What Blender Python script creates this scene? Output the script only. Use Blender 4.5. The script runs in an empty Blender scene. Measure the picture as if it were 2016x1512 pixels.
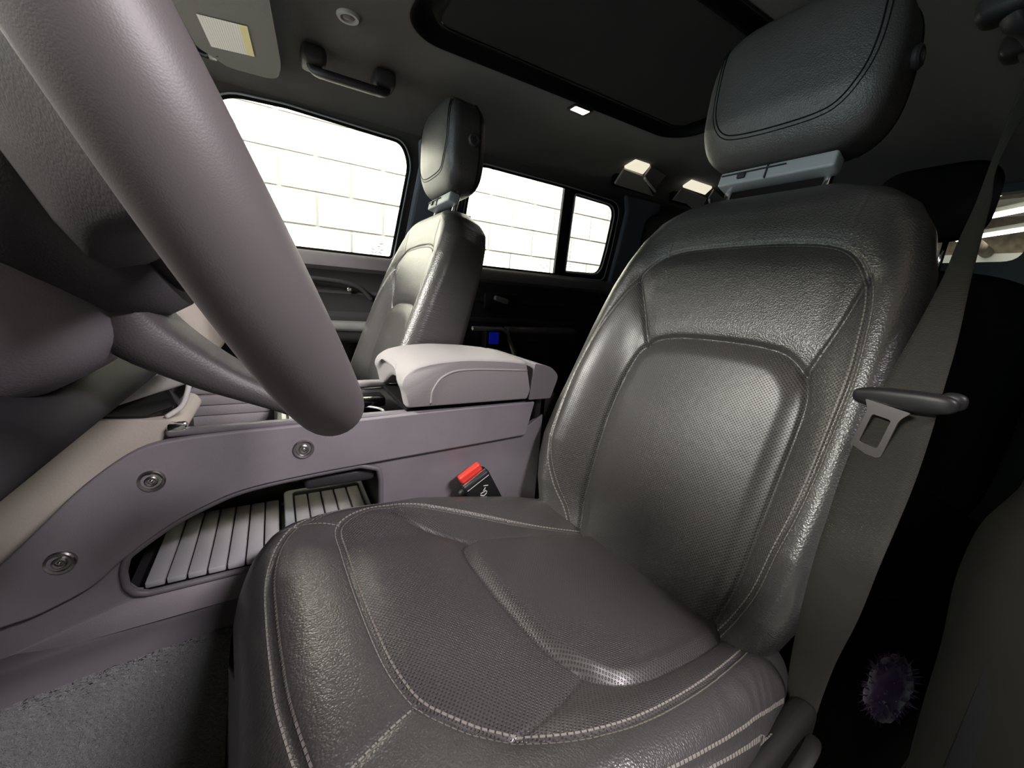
import bpy, bmesh, math, random
import numpy as np
from mathutils import Vector, Matrix
random.seed(7)
rng = np.random.default_rng(7)
SC = bpy.context.scene
COL = SC.collection
# car axes: +X to the rear, +Y to the passenger side, +Z up; metres, z = 0 on the cabin floor
# ---------------------------------------------------------------- camera
cam = bpy.data.cameras.new('camera')
cam.sensor_width = 36.0
cam.lens = 36.0 * 780.0 / 2016.0
cam.clip_start = 0.01
camo = bpy.data.objects.new('camera', cam)
COL.objects.link(camo)
M = Matrix(((0.862020, 0.045949, -0.504787, 0.0),
            (-0.501426, 0.222918, -0.835990, 0.0),
            (0.074113, 0.973754, 0.215200, 0.75),
            (0, 0, 0, 1)))
camo.matrix_world = M
SC.camera = camo
# ---------------------------------------------------------------- world, lights, exposure
wd = bpy.data.worlds.new('garage_air')
SC.world = wd
wd.use_nodes = True
wd.node_tree.nodes['Background'].inputs[0].default_value = (0.78, 0.95, 1.0, 1)
wd.node_tree.nodes['Background'].inputs[1].default_value = 0.17
SC.view_settings.view_transform = 'Standard'
SC.view_settings.look = 'None'
SC.view_settings.gamma = 1.0
SC.view_settings.use_curve_mapping = False
SC.view_settings.exposure = 0.0
def area(name, loc, target, sx, sy, power, col=(1, 1, 1)):
    l = bpy.data.lights.new(name, 'AREA')
    l.shape = 'RECTANGLE'; l.size = sx; l.size_y = sy; l.energy = power; l.color = col
    o = bpy.data.objects.new(name, l); COL.objects.link(o)
    o.location = loc
    d = Vector(target) - Vector(loc)
    o.rotation_euler = d.to_track_quat('-Z', 'Y').to_euler()
    return o
# garage strip lights: along the block wall, in front of the bonnet, and over the next bay
area('garage_light_wall', (0.35, 1.95, 2.15), (0.35, 2.95, 1.0), 4.0, 0.25, 360, (1.0, 0.97, 0.88))
area('garage_light_front', (-1.5, 0.60, 1.83), (0.55, 0.45, 0.65), 1.0, 0.3, 98, (1.0, 0.98, 0.90))
area('front_fill_light', (-5.8, 0.9, 0.95), (0.7, 0.6, 0.95), 5.0, 2.2, 185, (0.74, 0.95, 1.0))  # added teal fill ahead of the car to lift the headrests; no opening there
area('garage_light_bay', (0.98, -1.0, 2.05), (-0.15, 0.6, 0.45), 1.1, 0.2, 76, (1.0, 0.92, 0.965))

# ---------------------------------------------------------------- helpers
def tag(o, label=None, cat=None, group=None, kind=None):
    if label: o['label'] = label
    if cat: o['category'] = cat
    if group: o['group'] = group
    if kind: o['kind'] = kind
    return o
def empty(name, loc, label=None, cat=None, group=None, rz=0.0, kind=None):
    o = bpy.data.objects.new(name, None); COL.objects.link(o)
    o.location = loc; o.rotation_euler = (0, 0, rz); o.empty_display_size = .05
    return tag(o, label, cat, group, kind)
def root_off(parent):
    p = Vector((0, 0, 0))
    while parent is not None:
        p += Vector(parent.location); parent = parent.parent
    return p
def link(name, me, mat, parent=None, smooth=True, bevel=0, seg=2, local=False, ang=35):
    """mesh in world coordinates -> object under parent (unrotated parents)"""
    o = bpy.data.objects.new(name, me); COL.objects.link(o)
    if mat is not None and not me.materials: me.materials.append(MATS[mat])
    if parent is not None:
        if not local:
            off = root_off(parent)
            if off.length > 0: me.transform(Matrix.Translation(-off))
        o.parent = parent
    if smooth:
        me.polygons.foreach_set('use_smooth', [True] * len(me.polygons))
        if smooth == 'auto':
            me.set_sharp_from_angle(angle=math.radians(ang))
    if bevel:
        b = o.modifiers.new('bevel', 'BEVEL'); b.width = bevel; b.segments = seg; b.limit_method = 'ANGLE'; b.angle_limit = math.radians(30)
        b.harden_normals = False
    me.update()
    return o
def mk(verts, faces, name='mesh'):
    me = bpy.data.meshes.new(name)
    me.from_pydata([tuple(map(float, v)) for v in verts], [], [tuple(map(int, f)) for f in faces])
    me.update()
    return me
def from_bm(bm, name='mesh'):
    me = bpy.data.meshes.new(name); bm.normal_update(); bm.to_mesh(me); bm.free(); return me
def rbox(c, d, r=0.004, seg=2, rot=None, taper=None):
    """rounded box: centre, full sizes, edge radius"""
    bm = bmesh.new(); bmesh.ops.create_cube(bm, size=1.0)
    for v in bm.verts:
        v.co = Vector((v.co.x * d[0], v.co.y * d[1], v.co.z * d[2]))
        if taper:
            k = 1 + taper * v.co.z / d[2]; v.co.x *= k; v.co.y *= k
    if r > 0:
        bmesh.ops.bevel(bm, geom=bm.edges[:], offset=min(r, .48 * min(d)), segments=seg, affect='EDGES', profile=0.5)
    if rot is not None: bmesh.ops.transform(bm, matrix=rot.to_4x4(), verts=bm.verts)
    bmesh.ops.translate(bm, vec=Vector(c), verts=bm.verts)
    return from_bm(bm)
def join(*mes):
    bm = bmesh.new()
    for m in mes: bm.from_mesh(m)
    return from_bm(bm)
def smooth_path(pts, n=8, closed=False):
    """Catmull-Rom"""
    P = [np.array(p, float) for p in pts]; out = []
    m = len(P)
    rngi = range(m if closed else m - 1)
    for i in rngi:
        if closed: p0, p1, p2, p3 = P[(i - 1) % m], P[i], P[(i + 1) % m], P[(i + 2) % m]
        else:
            p1, p2 = P[i], P[i + 1]
            p0 = P[i - 1] if i > 0 else 2 * p1 - p2
            p3 = P[i + 2] if i + 2 < m else 2 * p2 - p1
        for k in range(n):
            t = k / n
            out.append(.5 * ((2 * p1) + (-p0 + p2) * t + (2 * p0 - 5 * p1 + 4 * p2 - p3) * t * t + (-p0 + 3 * p1 - 3 * p2 + p3) * t ** 3))
    if not closed: out.append(P[-1])
    return np.array(out)
def tube(path, r, seg=10, closed=False, flat=None, up=(0, 0, 1)):
    """swept tube; r scalar or list; flat=(w,h) gives an elliptic section"""
    P = np.array(path, float); n = len(P)
    rr = np.full(n, r) if np.isscalar(r) else np.array(r, float)
    V = []; F = []
    prev = None
    for i in range(n):
        if closed: t = P[(i + 1) % n] - P[i - 1]
        else: t = P[min(i + 1, n - 1)] - P[max(i - 1, 0)]
        t = t / (np.linalg.norm(t) + 1e-12)
        if prev is None:
            a = np.array(up, float); a = a - t * (a @ t)
            if np.linalg.norm(a) < 1e-3: a = np.array((1., 0, 0)); a = a - t * (a @ t)
        else: a = prev - t * (prev @ t)
        a = a / np.linalg.norm(a); prev = a
        b = np.cross(t, a)
        for k in range(seg):
            th = 2 * math.pi * k / seg
            ca, sa = math.cos(th), math.sin(th)
            if flat: V.append(P[i] + a * ca * flat[1] * rr[i] + b * sa * flat[0] * rr[i])
            else: V.append(P[i] + (a * ca + b * sa) * rr[i])
    m = n if closed else n - 1
    for i in range(m):
        j = (i + 1) % n
        for k in range(seg):
            l = (k + 1) % seg
            F.append((i * seg + k, i * seg + l, j * seg + l, j * seg + k))
    if not closed:
        F.append(tuple(range(seg))[::-1]); F.append(tuple((n - 1) * seg + k for k in range(seg)))
    return mk(V, F)
def lathe(profile, seg=32, center=(0, 0, 0), axis=(0, 0, 1)):
    """profile: (radius, height) pairs around axis"""
    q = Vector((0, 0, 1)).rotation_difference(Vector(axis)).to_matrix()
    V = []; F = []
    n = len(profile)
    for r, h in profile:
        for k in range(seg):
            a = 2 * math.pi * k / seg
            V.append(tuple(q @ Vector((r * math.cos(a), r * math.sin(a), h)) + Vector(center)))
    for i in range(n - 1):
        for k in range(seg):
            l = (k + 1) % seg
            F.append((i * seg + k, i * seg + l, (i + 1) * seg + l, (i + 1) * seg + k))
    F.append(tuple(range(seg))[::-1]); F.append(tuple((n - 1) * seg + k for k in range(seg)))
    return mk(V, F)
def plate(poly, holes, thick, fmap, sub=0):
    """flat polygon with holes, extruded by thick; fmap(u, v, d) -> xyz"""
    bm = bmesh.new()
    loops = []
    for L in [poly] + list(holes):
        vs = [bm.verts.new((p[0], p[1], 0)) for p in L]
        es = [bm.edges.new((vs[i], vs[(i + 1) % len(vs)])) for i in range(len(vs))]
        loops.append(vs)
    bmesh.ops.triangle_fill(bm, edges=bm.edges[:], use_beauty=True, use_dissolve=False, normal=(0, 0, 1))
    bm.verts.index_update()
    V = [(v.co.x, v.co.y) for v in bm.verts]; T = [tuple(v.index for v in f.verts) for f in bm.faces]
    # keep only triangles inside poly and outside holes
    def inside(p, L):
        c = False; j = len(L) - 1
        for i in range(len(L)):
            if (L[i][1] > p[1]) != (L[j][1] > p[1]) and p[0] < (L[j][0] - L[i][0]) * (p[1] - L[i][1]) / (L[j][1] - L[i][1]) + L[i][0]: c = not c
            j = i
        return c
    T2 = []
    for t in T:
        c = (sum(V[i][0] for i in t) / 3, sum(V[i][1] for i in t) / 3)
        if inside(c, poly) and not any(inside(c, h) for h in holes): T2.append(t)
    lp = [[v.index for v in L] for L in loops]
    bm.free()
    n = len(V)
    verts = [fmap(u, v, 0.0) for u, v in V] + [fmap(u, v, thick) for u, v in V]
    faces = [t for t in T2] + [tuple(i + n for i in t[::-1]) for t in T2]
    for L in lp:
        for i in range(len(L)):
            a, b = L[i], L[(i + 1) % len(L)]
            faces.append((a, b, b + n, a + n))
    me = mk(verts, faces)
    bm = bmesh.new(); bm.from_mesh(me); bmesh.ops.recalc_face_normals(bm, faces=bm.faces[:])
    bm.to_mesh(me); bm.free()
    return me
def rrect(x0, z0, x1, z1, r, n=6):
    out = []
    for cx, cz, a0 in ((x1 - r, z1 - r, 0), (x0 + r, z1 - r, 90), (x0 + r, z0 + r, 180), (x1 - r, z0 + r, 270)):
        for k in range(n + 1):
            a = math.radians(a0 + 90 * k / n); out.append((cx + r * math.cos(a), cz + r * math.sin(a)))
    return out
def rpoly(pts, r, n=6):
    """round the corners of a polygon"""
    out = []; m = len(pts)
    for i in range(m):
        p = np.array(pts[i], float); a = np.array(pts[i - 1], float); b = np.array(pts[(i + 1) % m], float)
        rr = r[i] if hasattr(r, '__len__') else r
        la, lb = np.linalg.norm(a - p), np.linalg.norm(b - p)
        d = min(rr, .45 * la, .45 * lb)
        if d < 1e-4: out.append(tuple(p)); continue
        p0 = p + (a - p) / la * d; p1 = p + (b - p) / lb * d
        for k in range(n + 1):
            t = k / n; out.append(tuple((1 - t) ** 2 * p0 + 2 * t * (1 - t) * p + t * t * p1))
    return out
def grid_mesh(fun, us, vs):
    V = [fun(u, v) for v in vs for u in us]; n = len(us); F = []
    for j in range(len(vs) - 1):
        for i in range(n - 1):
            F.append((j * n + i, j * n + i + 1, (j + 1) * n + i + 1, (j + 1) * n + i))
    return mk(V, F)
def superell(hx, hy, hz, e1=5.0, e2=4.0, nu=64, nv=40, shape=None):
    """rounded block; shape(x, y, z) may deform"""
    V = []; F = []
    for j in range(nv + 1):
        ph = -math.pi / 2 + math.pi * j / nv
        cz = abs(math.cos(ph)) ** (2 / e2); sz = math.copysign(abs(math.sin(ph)) ** (2 / e2), math.sin(ph))
        for i in range(nu):
            th = 2 * math.pi * i / nu
            cx = math.copysign(abs(math.cos(th)) ** (2 / e1), math.cos(th)); sy = math.copysign(abs(math.sin(th)) ** (2 / e1), math.sin(th))
            p = (hx * cx * cz, hy * sy * cz, hz * sz)
            V.append(shape(*p) if shape else p)
    for j in range(nv):
        for i in range(nu):
            k = (i + 1) % nu
            F.append((j * nu + i, j * nu + k, (j + 1) * nu + k, (j + 1) * nu + i))
    me = mk(V, F)
    bm = bmesh.new(); bm.from_mesh(me); bmesh.ops.remove_doubles(bm, verts=bm.verts[:], dist=1e-5); bm.to_mesh(me); bm.free()
    return me

# ---------------------------------------------------------------- materials
MATS = {}
def mat(name, col, rough=.5, metal=0.0, spec=.5, bump=None, var=0.0, coords='Object', sheen=0.0, emit=None, coat=0.0):
    m = bpy.data.materials.new(name); m.use_nodes = True
    nt = m.node_tree; N = nt.nodes; L = nt.links
    b = N['Principled BSDF']
    b.inputs['Base Color'].default_value = (*col, 1); b.inputs['Roughness'].default_value = rough
    b.inputs['Metallic'].default_value = metal; b.inputs['Specular IOR Level'].default_value = spec
    if sheen: b.inputs['Sheen Weight'].default_value = sheen
    if coat: b.inputs['Coat Weight'].default_value = coat; b.inputs['Coat Roughness'].default_value = .15
    if emit:
        b.inputs['Emission Color'].default_value = (*emit[0], 1); b.inputs['Emission Strength'].default_value = emit[1]
    tc = N.new('ShaderNodeTexCoord')
    src = tc.outputs['UV' if coords == 'UV' else 'Object']
    if var:
        nz = N.new('ShaderNodeTexNoise'); nz.inputs['Scale'].default_value = 14; nz.inputs['Detail'].default_value = 5
        L.new(src, nz.inputs['Vector'])
        mr = N.new('ShaderNodeMapRange'); mr.inputs[1].default_value = .3; mr.inputs[2].default_value = .7
        mr.inputs[3].default_value = 1 - var; mr.inputs[4].default_value = 1 + var
        L.new(nz.outputs[0], mr.inputs[0])
        mx = N.new('ShaderNodeVectorMath'); mx.operation = 'SCALE'; mx.inputs[0].default_value = col
        L.new(mr.outputs[0], mx.inputs['Scale']); L.new(mx.outputs[0], b.inputs['Base Color'])
    if bump:
        h = None
        for kind, scale, amt in bump:
            if kind == 'noise':
                t = N.new('ShaderNodeTexNoise'); t.inputs['Scale'].default_value = scale; t.inputs['Detail'].default_value = 4
                L.new(src, t.inputs['Vector']); o = t.outputs[0]
            elif kind == 'grain':
                t = N.new('ShaderNodeTexVoronoi'); t.inputs['Scale'].default_value = scale
                w = N.new('ShaderNodeTexNoise'); w.inputs['Scale'].default_value = scale * .4
                L.new(src, w.inputs['Vector'])
                ad = N.new('ShaderNodeMixRGB'); ad.blend_type = 'LINEAR_LIGHT'; ad.inputs[0].default_value = .4 / scale
                L.new(src, ad.inputs[1]); L.new(w.outputs['Color'], ad.inputs[2])
                L.new(ad.outputs[0], t.inputs['Vector']); o = t.outputs['Distance']
                iv = N.new('ShaderNodeMath'); iv.operation = 'SUBTRACT'; iv.inputs[0].default_value = 1.0
                L.new(o, iv.inputs[1]); o = iv.outputs[0]
            elif kind == 'dots':
                t = N.new('ShaderNodeTexVoronoi'); t.inputs['Scale'].default_value = scale; t.inputs['Randomness'].default_value = 0.0
                t.voronoi_dimensions = '2D'
                mp = N.new('ShaderNodeMapping'); mp.inputs['Rotation'].default_value = (0, 0, math.radians(45))
                L.new(src, mp.inputs[0]); L.new(mp.outputs[0], t.inputs['Vector'])
                r = N.new('ShaderNodeMapRange'); r.inputs[1].default_value = .16; r.inputs[2].default_value = .34
                L.new(t.outputs['Distance'], r.inputs[0]); o = r.outputs[0]
                dk = N.new('ShaderNodeMapRange'); dk.inputs[3].default_value = .5; dk.inputs[4].default_value = 1.0
                L.new(o, dk.inputs[0])
                mx2 = N.new('ShaderNodeVectorMath'); mx2.operation = 'SCALE'; mx2.inputs[0].default_value = col
                L.new(dk.outputs[0], mx2.inputs['Scale']); L.new(mx2.outputs[0], b.inputs['Base Color'])
            elif kind == 'weave':
                t = N.new('ShaderNodeTexWave'); t.wave_type = 'BANDS'; t.bands_direction = 'Z'; t.inputs['Scale'].default_value = scale
                t.inputs['Distortion'].default_value = .6
                L.new(src, t.inputs['Vector']); o = t.outputs['Fac']
            bp = N.new('ShaderNodeBump'); bp.inputs['Strength'].default_value = 1.0; bp.inputs['Distance'].default_value = amt
            L.new(o, bp.inputs['Height'])
            if h: L.new(h, bp.inputs['Normal'])
            h = bp.outputs[0]
        L.new(h, b.inputs['Normal'])
    MATS[name] = m
    return m
LEA = (.053, .051, .050)
mat('leather', LEA, .34, spec=.95, bump=[('grain', 500, .00036), ('noise', 40, .0005)], coords='UV', var=.10)
mat('leather_obj', LEA, .40, spec=.6, bump=[('grain', 500, .00036), ('noise', 35, .0008)], var=.10)
mat('leather_perf', (.058, .055, .054), .38, spec=.8, bump=[('dots', 290, .0006), ('noise', 60, .0003)], coords='UV')
mat('thread', (.22, .205, .18), .8)
mat('wheel_leather', (.10, .09, .092), .48, spec=.5, bump=[('grain', 1400, .00003)], var=.04)
mat('spoke', (.045, .041, .043), .5, spec=.4, bump=[('grain', 700, .0001)])
mat('plastic_dark', (.036, .034, .037), .5, spec=.4, bump=[('grain', 800, .00015)])
mat('plastic_black', (.012, .012, .013), .45, spec=.4)
mat('gloss_black', (.008, .008, .009), .12)
mat('plastic_grey', (.16, .148, .16), .45, spec=.4, bump=[('grain', 800, .00012)], var=.06)
mat('flank_dark', (.085, .078, .086), .6, spec=.3)
mat('plastic_beam', (.235, .215, .234), .5, spec=.4, bump=[('grain', 900, .00012)], var=.08)
mat('armrest_vinyl', (.30, .28, .285), .6, spec=.3, bump=[('grain', 500, .0002)])
mat('khaki', (.62, .565, .49), .6, spec=.3, bump=[('noise', 300, .0002)], var=.05)
mat('silver', (.55, .55, .56), .38, metal=.7)
mat('chrome', (.85, .85, .86), .12, metal=1.0)
mat('steel', (.45, .43, .42), .32, metal=1.0)
mat('bracket', (.40, .43, .45), .4, spec=.5)
mat('headliner', (.085, .083, .083), .95, spec=.1, bump=[('noise', 900, .0005)], sheen=.2)
mat('blind', (.030, .030, .033), .95, spec=.1, bump=[('noise', 900, .0005)])
mat('seal', (.006, .006, .007), .8, spec=.1)
mat('visor', (.19, .19, .185), .9, spec=.1, bump=[('noise', 900, .0003)])
mat('carpet', (.13, .133, .133), 1.0, spec=.05, bump=[('noise', 700, .004), ('noise', 220, .004)], sheen=.6)
mat('rubber_mat', (.42, .42, .43), .42, spec=.6, bump=[('noise', 400, .0001)])
mat('webbing', (.042, .040, .034), .8, spec=.2, bump=[('weave', 260, .0006)])
mat('red', (.75, .045, .03), .35, spec=.5)
mat('print_white', (.75, .74, .72), .6)
mat('print_dark', (.10, .10, .10), .7)
mat('block', (.80, .79, .74), .9, spec=.1, bump=[('noise', 60, .004), ('noise', 400, .002)], var=.03)
mat('mortar', (.18, .173, .16), .95, spec=.1)
mat('concrete', (.34, .33, .31), .9, spec=.2, bump=[('noise', 30, .004)], var=.15)
mat('soffit', (.30, .25, .20), .9, spec=.1, var=.25)
mat('tube_lit', (.9, .9, .9), .4, emit=((1.0, .97, .88), 9.0))
mat('dome_lit', (.9, .9, .9), .3, emit=((1.0, .86, .84), 14.0))
mat('blue_lit', (.01, .02, .5), .3, emit=((.01, .02, .6), .14))
mat('purple', (.045, .013, .066), .9, sheen=.5)
mat('alpine_glow', (.5, .48, .4), .3, emit=((1.0, .93, .72), .85))  # window pane, no lamp: emission stands in for the bright wall outside
mat('bench_black', (.006, .006, .006), .95, spec=.05)
mat('floor_black', (.012, .012, .012), 1.0, spec=.05, bump=[('noise', 500, .003)])
mat('dash_top', (.30, .29, .28), .75, spec=.3)  # dash top made pale to bounce light onto visor and front headliner
mat('knee', (.020, .019, .021), .75, spec=.2)
mat('far_brown', (.20, .155, .11), .9, var=.3)
mat('alp_grey', (.42, .41, .38), .6)
mat('trim_black', (.012, .0115, .010), .6, spec=.25)
mat('white_paint', (.75, .74, .70), .6)
mat('pillar_cloth', (.16, .18, .22), .85, spec=.2, bump=[('noise', 600, .0003)])
def glass_mat():
    m = bpy.data.materials.new('glass'); m.use_nodes = True; nt = m.node_tree; N = nt.nodes; L = nt.links
    N.remove(N['Principled BSDF'])
    tr = N.new('ShaderNodeBsdfTransparent'); tr.inputs[0].default_value = (.93, .95, .92, 1)
    gl = N.new('ShaderNodeBsdfGlossy'); gl.inputs['Roughness'].default_value = .02
    fr = N.new('ShaderNodeFresnel'); fr.inputs[0].default_value = 1.45
    mx = N.new('ShaderNodeMixShader')
    L.new(fr.outputs[0], mx.inputs[0]); L.new(tr.outputs[0], mx.inputs[1]); L.new(gl.outputs[0], mx.inputs[2])
    L.new(mx.outputs[0], N['Material Output'].inputs[0]); MATS['glass'] = m
glass_mat()
def label_mat():
    """printed visor label: white paper with rows of grey print and a yellow band"""
    m = bpy.data.materials.new('label_print'); m.use_nodes = True; nt = m.node_tree; N = nt.nodes; L = nt.links
    b = N['Principled BSDF']; b.inputs['Roughness'].default_value = .7
    tc = N.new('ShaderNodeTexCoord'); sp = N.new('ShaderNodeSeparateXYZ'); L.new(tc.outputs['UV'], sp.inputs[0])
    rows = N.new('ShaderNodeMath'); rows.operation = 'SINE'
    sc = N.new('ShaderNodeMath'); sc.operation = 'MULTIPLY'; sc.inputs[1].default_value = 120; L.new(sp.outputs[0], sc.inputs[0]); L.new(sc.outputs[0], rows.inputs[0])
    nz = N.new('ShaderNodeTexNoise'); nz.inputs['Scale'].default_value = 40; L.new(tc.outputs['UV'], nz.inputs['Vector'])
    ml = N.new('ShaderNodeMath'); ml.operation = 'MULTIPLY'; L.new(rows.outputs[0], ml.inputs[0]); L.new(nz.outputs[0], ml.inputs[1])
    r = N.new('ShaderNodeMapRange'); r.inputs[1].default_value = .1; r.inputs[2].default_value = .5; r.inputs[3].default_value = 0; r.inputs[4].default_value = .45; L.new(ml.outputs[0], r.inputs[0])
    mx = N.new('ShaderNodeMixRGB'); mx.inputs[1].default_value = (.82, .81, .80, 1); mx.inputs[2].default_value = (.35, .34, .34, 1); L.new(r.outputs[0], mx.inputs[0])
    g = N.new('ShaderNodeMath'); g.operation = 'GREATER_THAN'; g.inputs[1].default_value = .83; L.new(sp.outputs[0], g.inputs[0])
    m2 = N.new('ShaderNodeMixRGB'); m2.inputs[2].default_value = (.80, .72, .38, 1); L.new(g.outputs[0], m2.inputs[0]); L.new(mx.outputs[0], m2.inputs[1])
    L.new(m2.outputs[0], b.inputs['Base Color']); MATS['label_print'] = m
label_mat()
# ---------------------------------------------------------------- seat surfaces (metres, seat-local)
def sstep(x):
    x = np.clip(x, 0, 1)
    return x * x * (3 - 2 * x)
BACK_T0, BACK_T1 = -0.06, 0.686
BW = ([-.07, 0, .05, .10, .15, .22, .30, .40, .50, .55, .60, .635, .66, .676, .686],
      [.22, .245, .262, .277, .282, .280, .272, .266, .256, .245, .227, .203, .172, .140, .115])
def back_w(t): return np.interp(t, *BW)
def back_wo(t): return back_w(t) - np.interp(t, [-.06, .10, .30, .50, .62, .70], [.03, .034, .026, .018, .008, 0])   # slimmer door-side flank
def back_h(s, t):
    s = np.asarray(s, float); t = np.asarray(t, float); a = np.abs(s)
    bol = np.interp(t, [-.06, 0, .06, .15, .30, .45, .60, .70], [.02, .034, .05, .056, .046, .030, .010, 0])
    h = bol * sstep((a - .140) / .090)
    h = h + .016 * np.exp(-((t - .20) / .16) ** 2) * np.clip(1 - (s / .21) ** 2, 0, 1)
    w = np.where(s < 0, back_wo(t), back_w(t)); re = .05
    e = np.clip((a - (w - re)) / re, 0, 1)
    h = h - .045 * (1 - np.sqrt(np.clip(1 - e * e, 0, 1)))
    rt = .055
    e = np.clip((t - (BACK_T1 - rt)) / rt, 0, 1)
    h = h - .05 * (1 - np.sqrt(np.clip(1 - e * e, 0, 1)))
    return h
CUSH_F0, CUSH_F1 = -0.06, 0.550
CW = ([-.06, 0, .10, .20, .30, .40, .46, .495, .52, .54, .550],
      [.235, .250, .262, .268, .270, .266, .258, .246, .232, .212, .190])
def cush_w(f): return np.interp(f, *CW)
def cush_h(s, f):
    s = np.asarray(s, float); f = np.asarray(f, float); a = np.abs(s)
    bol = np.interp(f, [-.06, 0, .1, .3, .42, .50, .58], [.012, .02, .026, .026, .014, .004, 0])
    h = bol * sstep((a - .145) / .080)
    h = h + .010 * np.exp(-((f - .38) / .12) ** 2) * np.clip(1 - (s / .26) ** 2, 0, 1)
    w = cush_w(f); re = .05
    e = np.clip((a - (w - re)) / re, 0, 1)
    h = h - .05 * (1 - np.sqrt(np.clip(1 - e * e, 0, 1)))
    rn = .058
    e = np.clip((f - (CUSH_F1 - rn)) / rn, 0, 1)
    h = h - .066 * (1 - np.sqrt(np.clip(1 - e * e, 0, 1)))
    return h
# ---------------------------------------------------------------- garage around the car
GND = -.50; GW = 2.95
def struct(o): o['kind'] = 'structure'; return o
struct(link('ground', rbox((1.0, 0, GND - .05), (14, 12, .1), 0), 'concrete', None, False))
struct(link('garage_soffit', rbox((1.0, 0, 2.35), (14, 12, .1), 0), 'soffit', None, False))
wall = struct(link('wall_garage', rbox((1.0, GW + .11, .92), (14, .2, 2.86), 0), 'mortar', None, False))
bl = rbox((0, 0, 0), (.390, .06, .190), .003, 1)
bl.materials.append(MATS['block'])
BLZ = 1.092          # height of one course joint
for r in range(-8, 6):
    z = BLZ + .203 * r + .1015
    if z > 2.25 or z < GND: continue
    for c in range(-6, 15):
        x = .05 + .406 * c + (.203 if r % 2 else 0)
        o = bpy.data.objects.new('concrete_block', bl); COL.objects.link(o)
        o.location = (x - 1.0 + 1.0, GW + .027 + rng.uniform(-.0012, .0012), z); o.parent = wall
struct(link('wall_far', rbox((9.0, 0, .92), (.2, 12, 2.86), 0), 'far_brown', None, False))
struct(link('wall_front', rbox((-6.0, 0, .92), (.2, 12, 2.86), 0), 'concrete', None, False))
struct(link('wall_bay', rbox((1.0, -5.0, .92), (14, .2, 2.86), 0), 'concrete', None, False))
def strip_light(x, y, z, L, rz, label):
    t = empty('strip_light', (x, y, z), label, 'light', 'garage strip lights')
    R3 = Matrix.Rotation(rz, 3, 'Z'); c = Vector((x, y, z))
    link('housing', rbox(c, (L, .16, .05), .01, rot=R3), 'white_paint', t, 'auto')
    for s in (-.04, .04):
        link('fluorescent_tube', tube([c + R3 @ Vector((-L / 2 + .03, s, -.04)), c + R3 @ Vector((L / 2 - .03, s, -.04))], .016, 10), 'tube_lit', t)
for i, (x, y) in enumerate(((6.2, 1.15), (7.1, 1.35), (8.1, 1.5))):
    strip_light(x, y, 2.16 - .05 * i, 1.5, .9, ['nearest', 'middle', 'farthest'][i] + ' garage strip light seen through the tailgate window')
for i, (y, z) in enumerate(((1.05, 1.90), (1.75, 1.86))):
    tag(link('ceiling_pipe', tube([(4.2, y - .3, z), (8.8, y, z)], .07 if i else .04, 14), 'soffit', None), ['thin', 'thick'][i] + ' brown pipe under the garage ceiling behind the car', 'pipe', 'ceiling pipes')
tag(link('ceiling_beam', rbox((7.6, 0, 2.22), (.25, 9, .16), .01), 'concrete', None, 'auto'), 'pale concrete beam across the garage ceiling behind the car', 'beam')
struct(link('trim_9', rbox((8.85, 1.5, 1.60), (.04, 3.0, .5), 0), 'white_paint', None, False))

# ---------------------------------------------------------------- car shell
CY = .785                        # car centre line
def side_y(z): return 1.54 - .243 * (z - .85)
def smap(x, z, d): return (x, side_y(z) + d, z)
struct(link('floor', rbox((.9, CY, -.02), (3.4, 1.6, .04), .01), 'floor_black', None, 'auto'))
FW = rpoly([(-.42, .851), (-.10, 1.225), (.05, 1.232), (.385, 1.219), (.414, 1.16), (.374, .851)], [.02, .05, .01, .06, .05, .015])
RW = rpoly([(.62, .858), (.64, 1.214), (1.06, 1.211), (1.375, 1.199), (1.398, 1.0), (1.40, .862)], [.02, .06, .01, .06, .06, .03])
outer = [(-.62, .83), (-.22, 1.262), (1.0, 1.262), (2.4, 1.255), (2.4, .83)]
wr = struct(link('wall_right', plate(outer, [FW, RW], .02, smap), 'headliner', None, False, bevel=.006, seg=3))
# rubber run and thin bright lip round each opening
def ring(poly, name, r, mt, parent, dy=-.004, grow=0.0):
    c = np.mean(np.array(poly), 0)
    P = [(np.array(p) - c) * (1 + grow) + c for p in poly]
    return link(name, tube([smap(p[0], p[1], dy) for p in P], r, 8, closed=True, up=(0, 1, 0)), mt, parent)
for k, W in enumerate((FW, RW)):
    w = empty('window_%d' % (k + 1), smap(W[0][0], W[0][1], 0), kind='structure')
    ring(W, 'window_seal', .007, 'seal', w, -.003, -.004); ring(W, 'seal_lip', .0028, 'bracket', w, -.009, .012)
    link('pane', plate(W, [], .004, lambda x, z, d: smap(x, z, .012 + d)), 'glass', w, False)
    bx, bz = ((.325, .872) if k == 0 else (1.045, .880))
    for i in range(11 if k == 0 else 7):     # etched maker's marks in the lower corner of the glass
        a, b2 = rng.uniform(-.022, .022), .010 * (i % 4) - .004
        link('etched_mark', rbox(smap(bx + a, bz + b2, .010), (rng.uniform(.004, .014), .0006, .0028), 0, rot=Matrix.Rotation(rng.uniform(-.7, .7), 3, 'Y')), 'print_dark', w, False)
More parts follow.
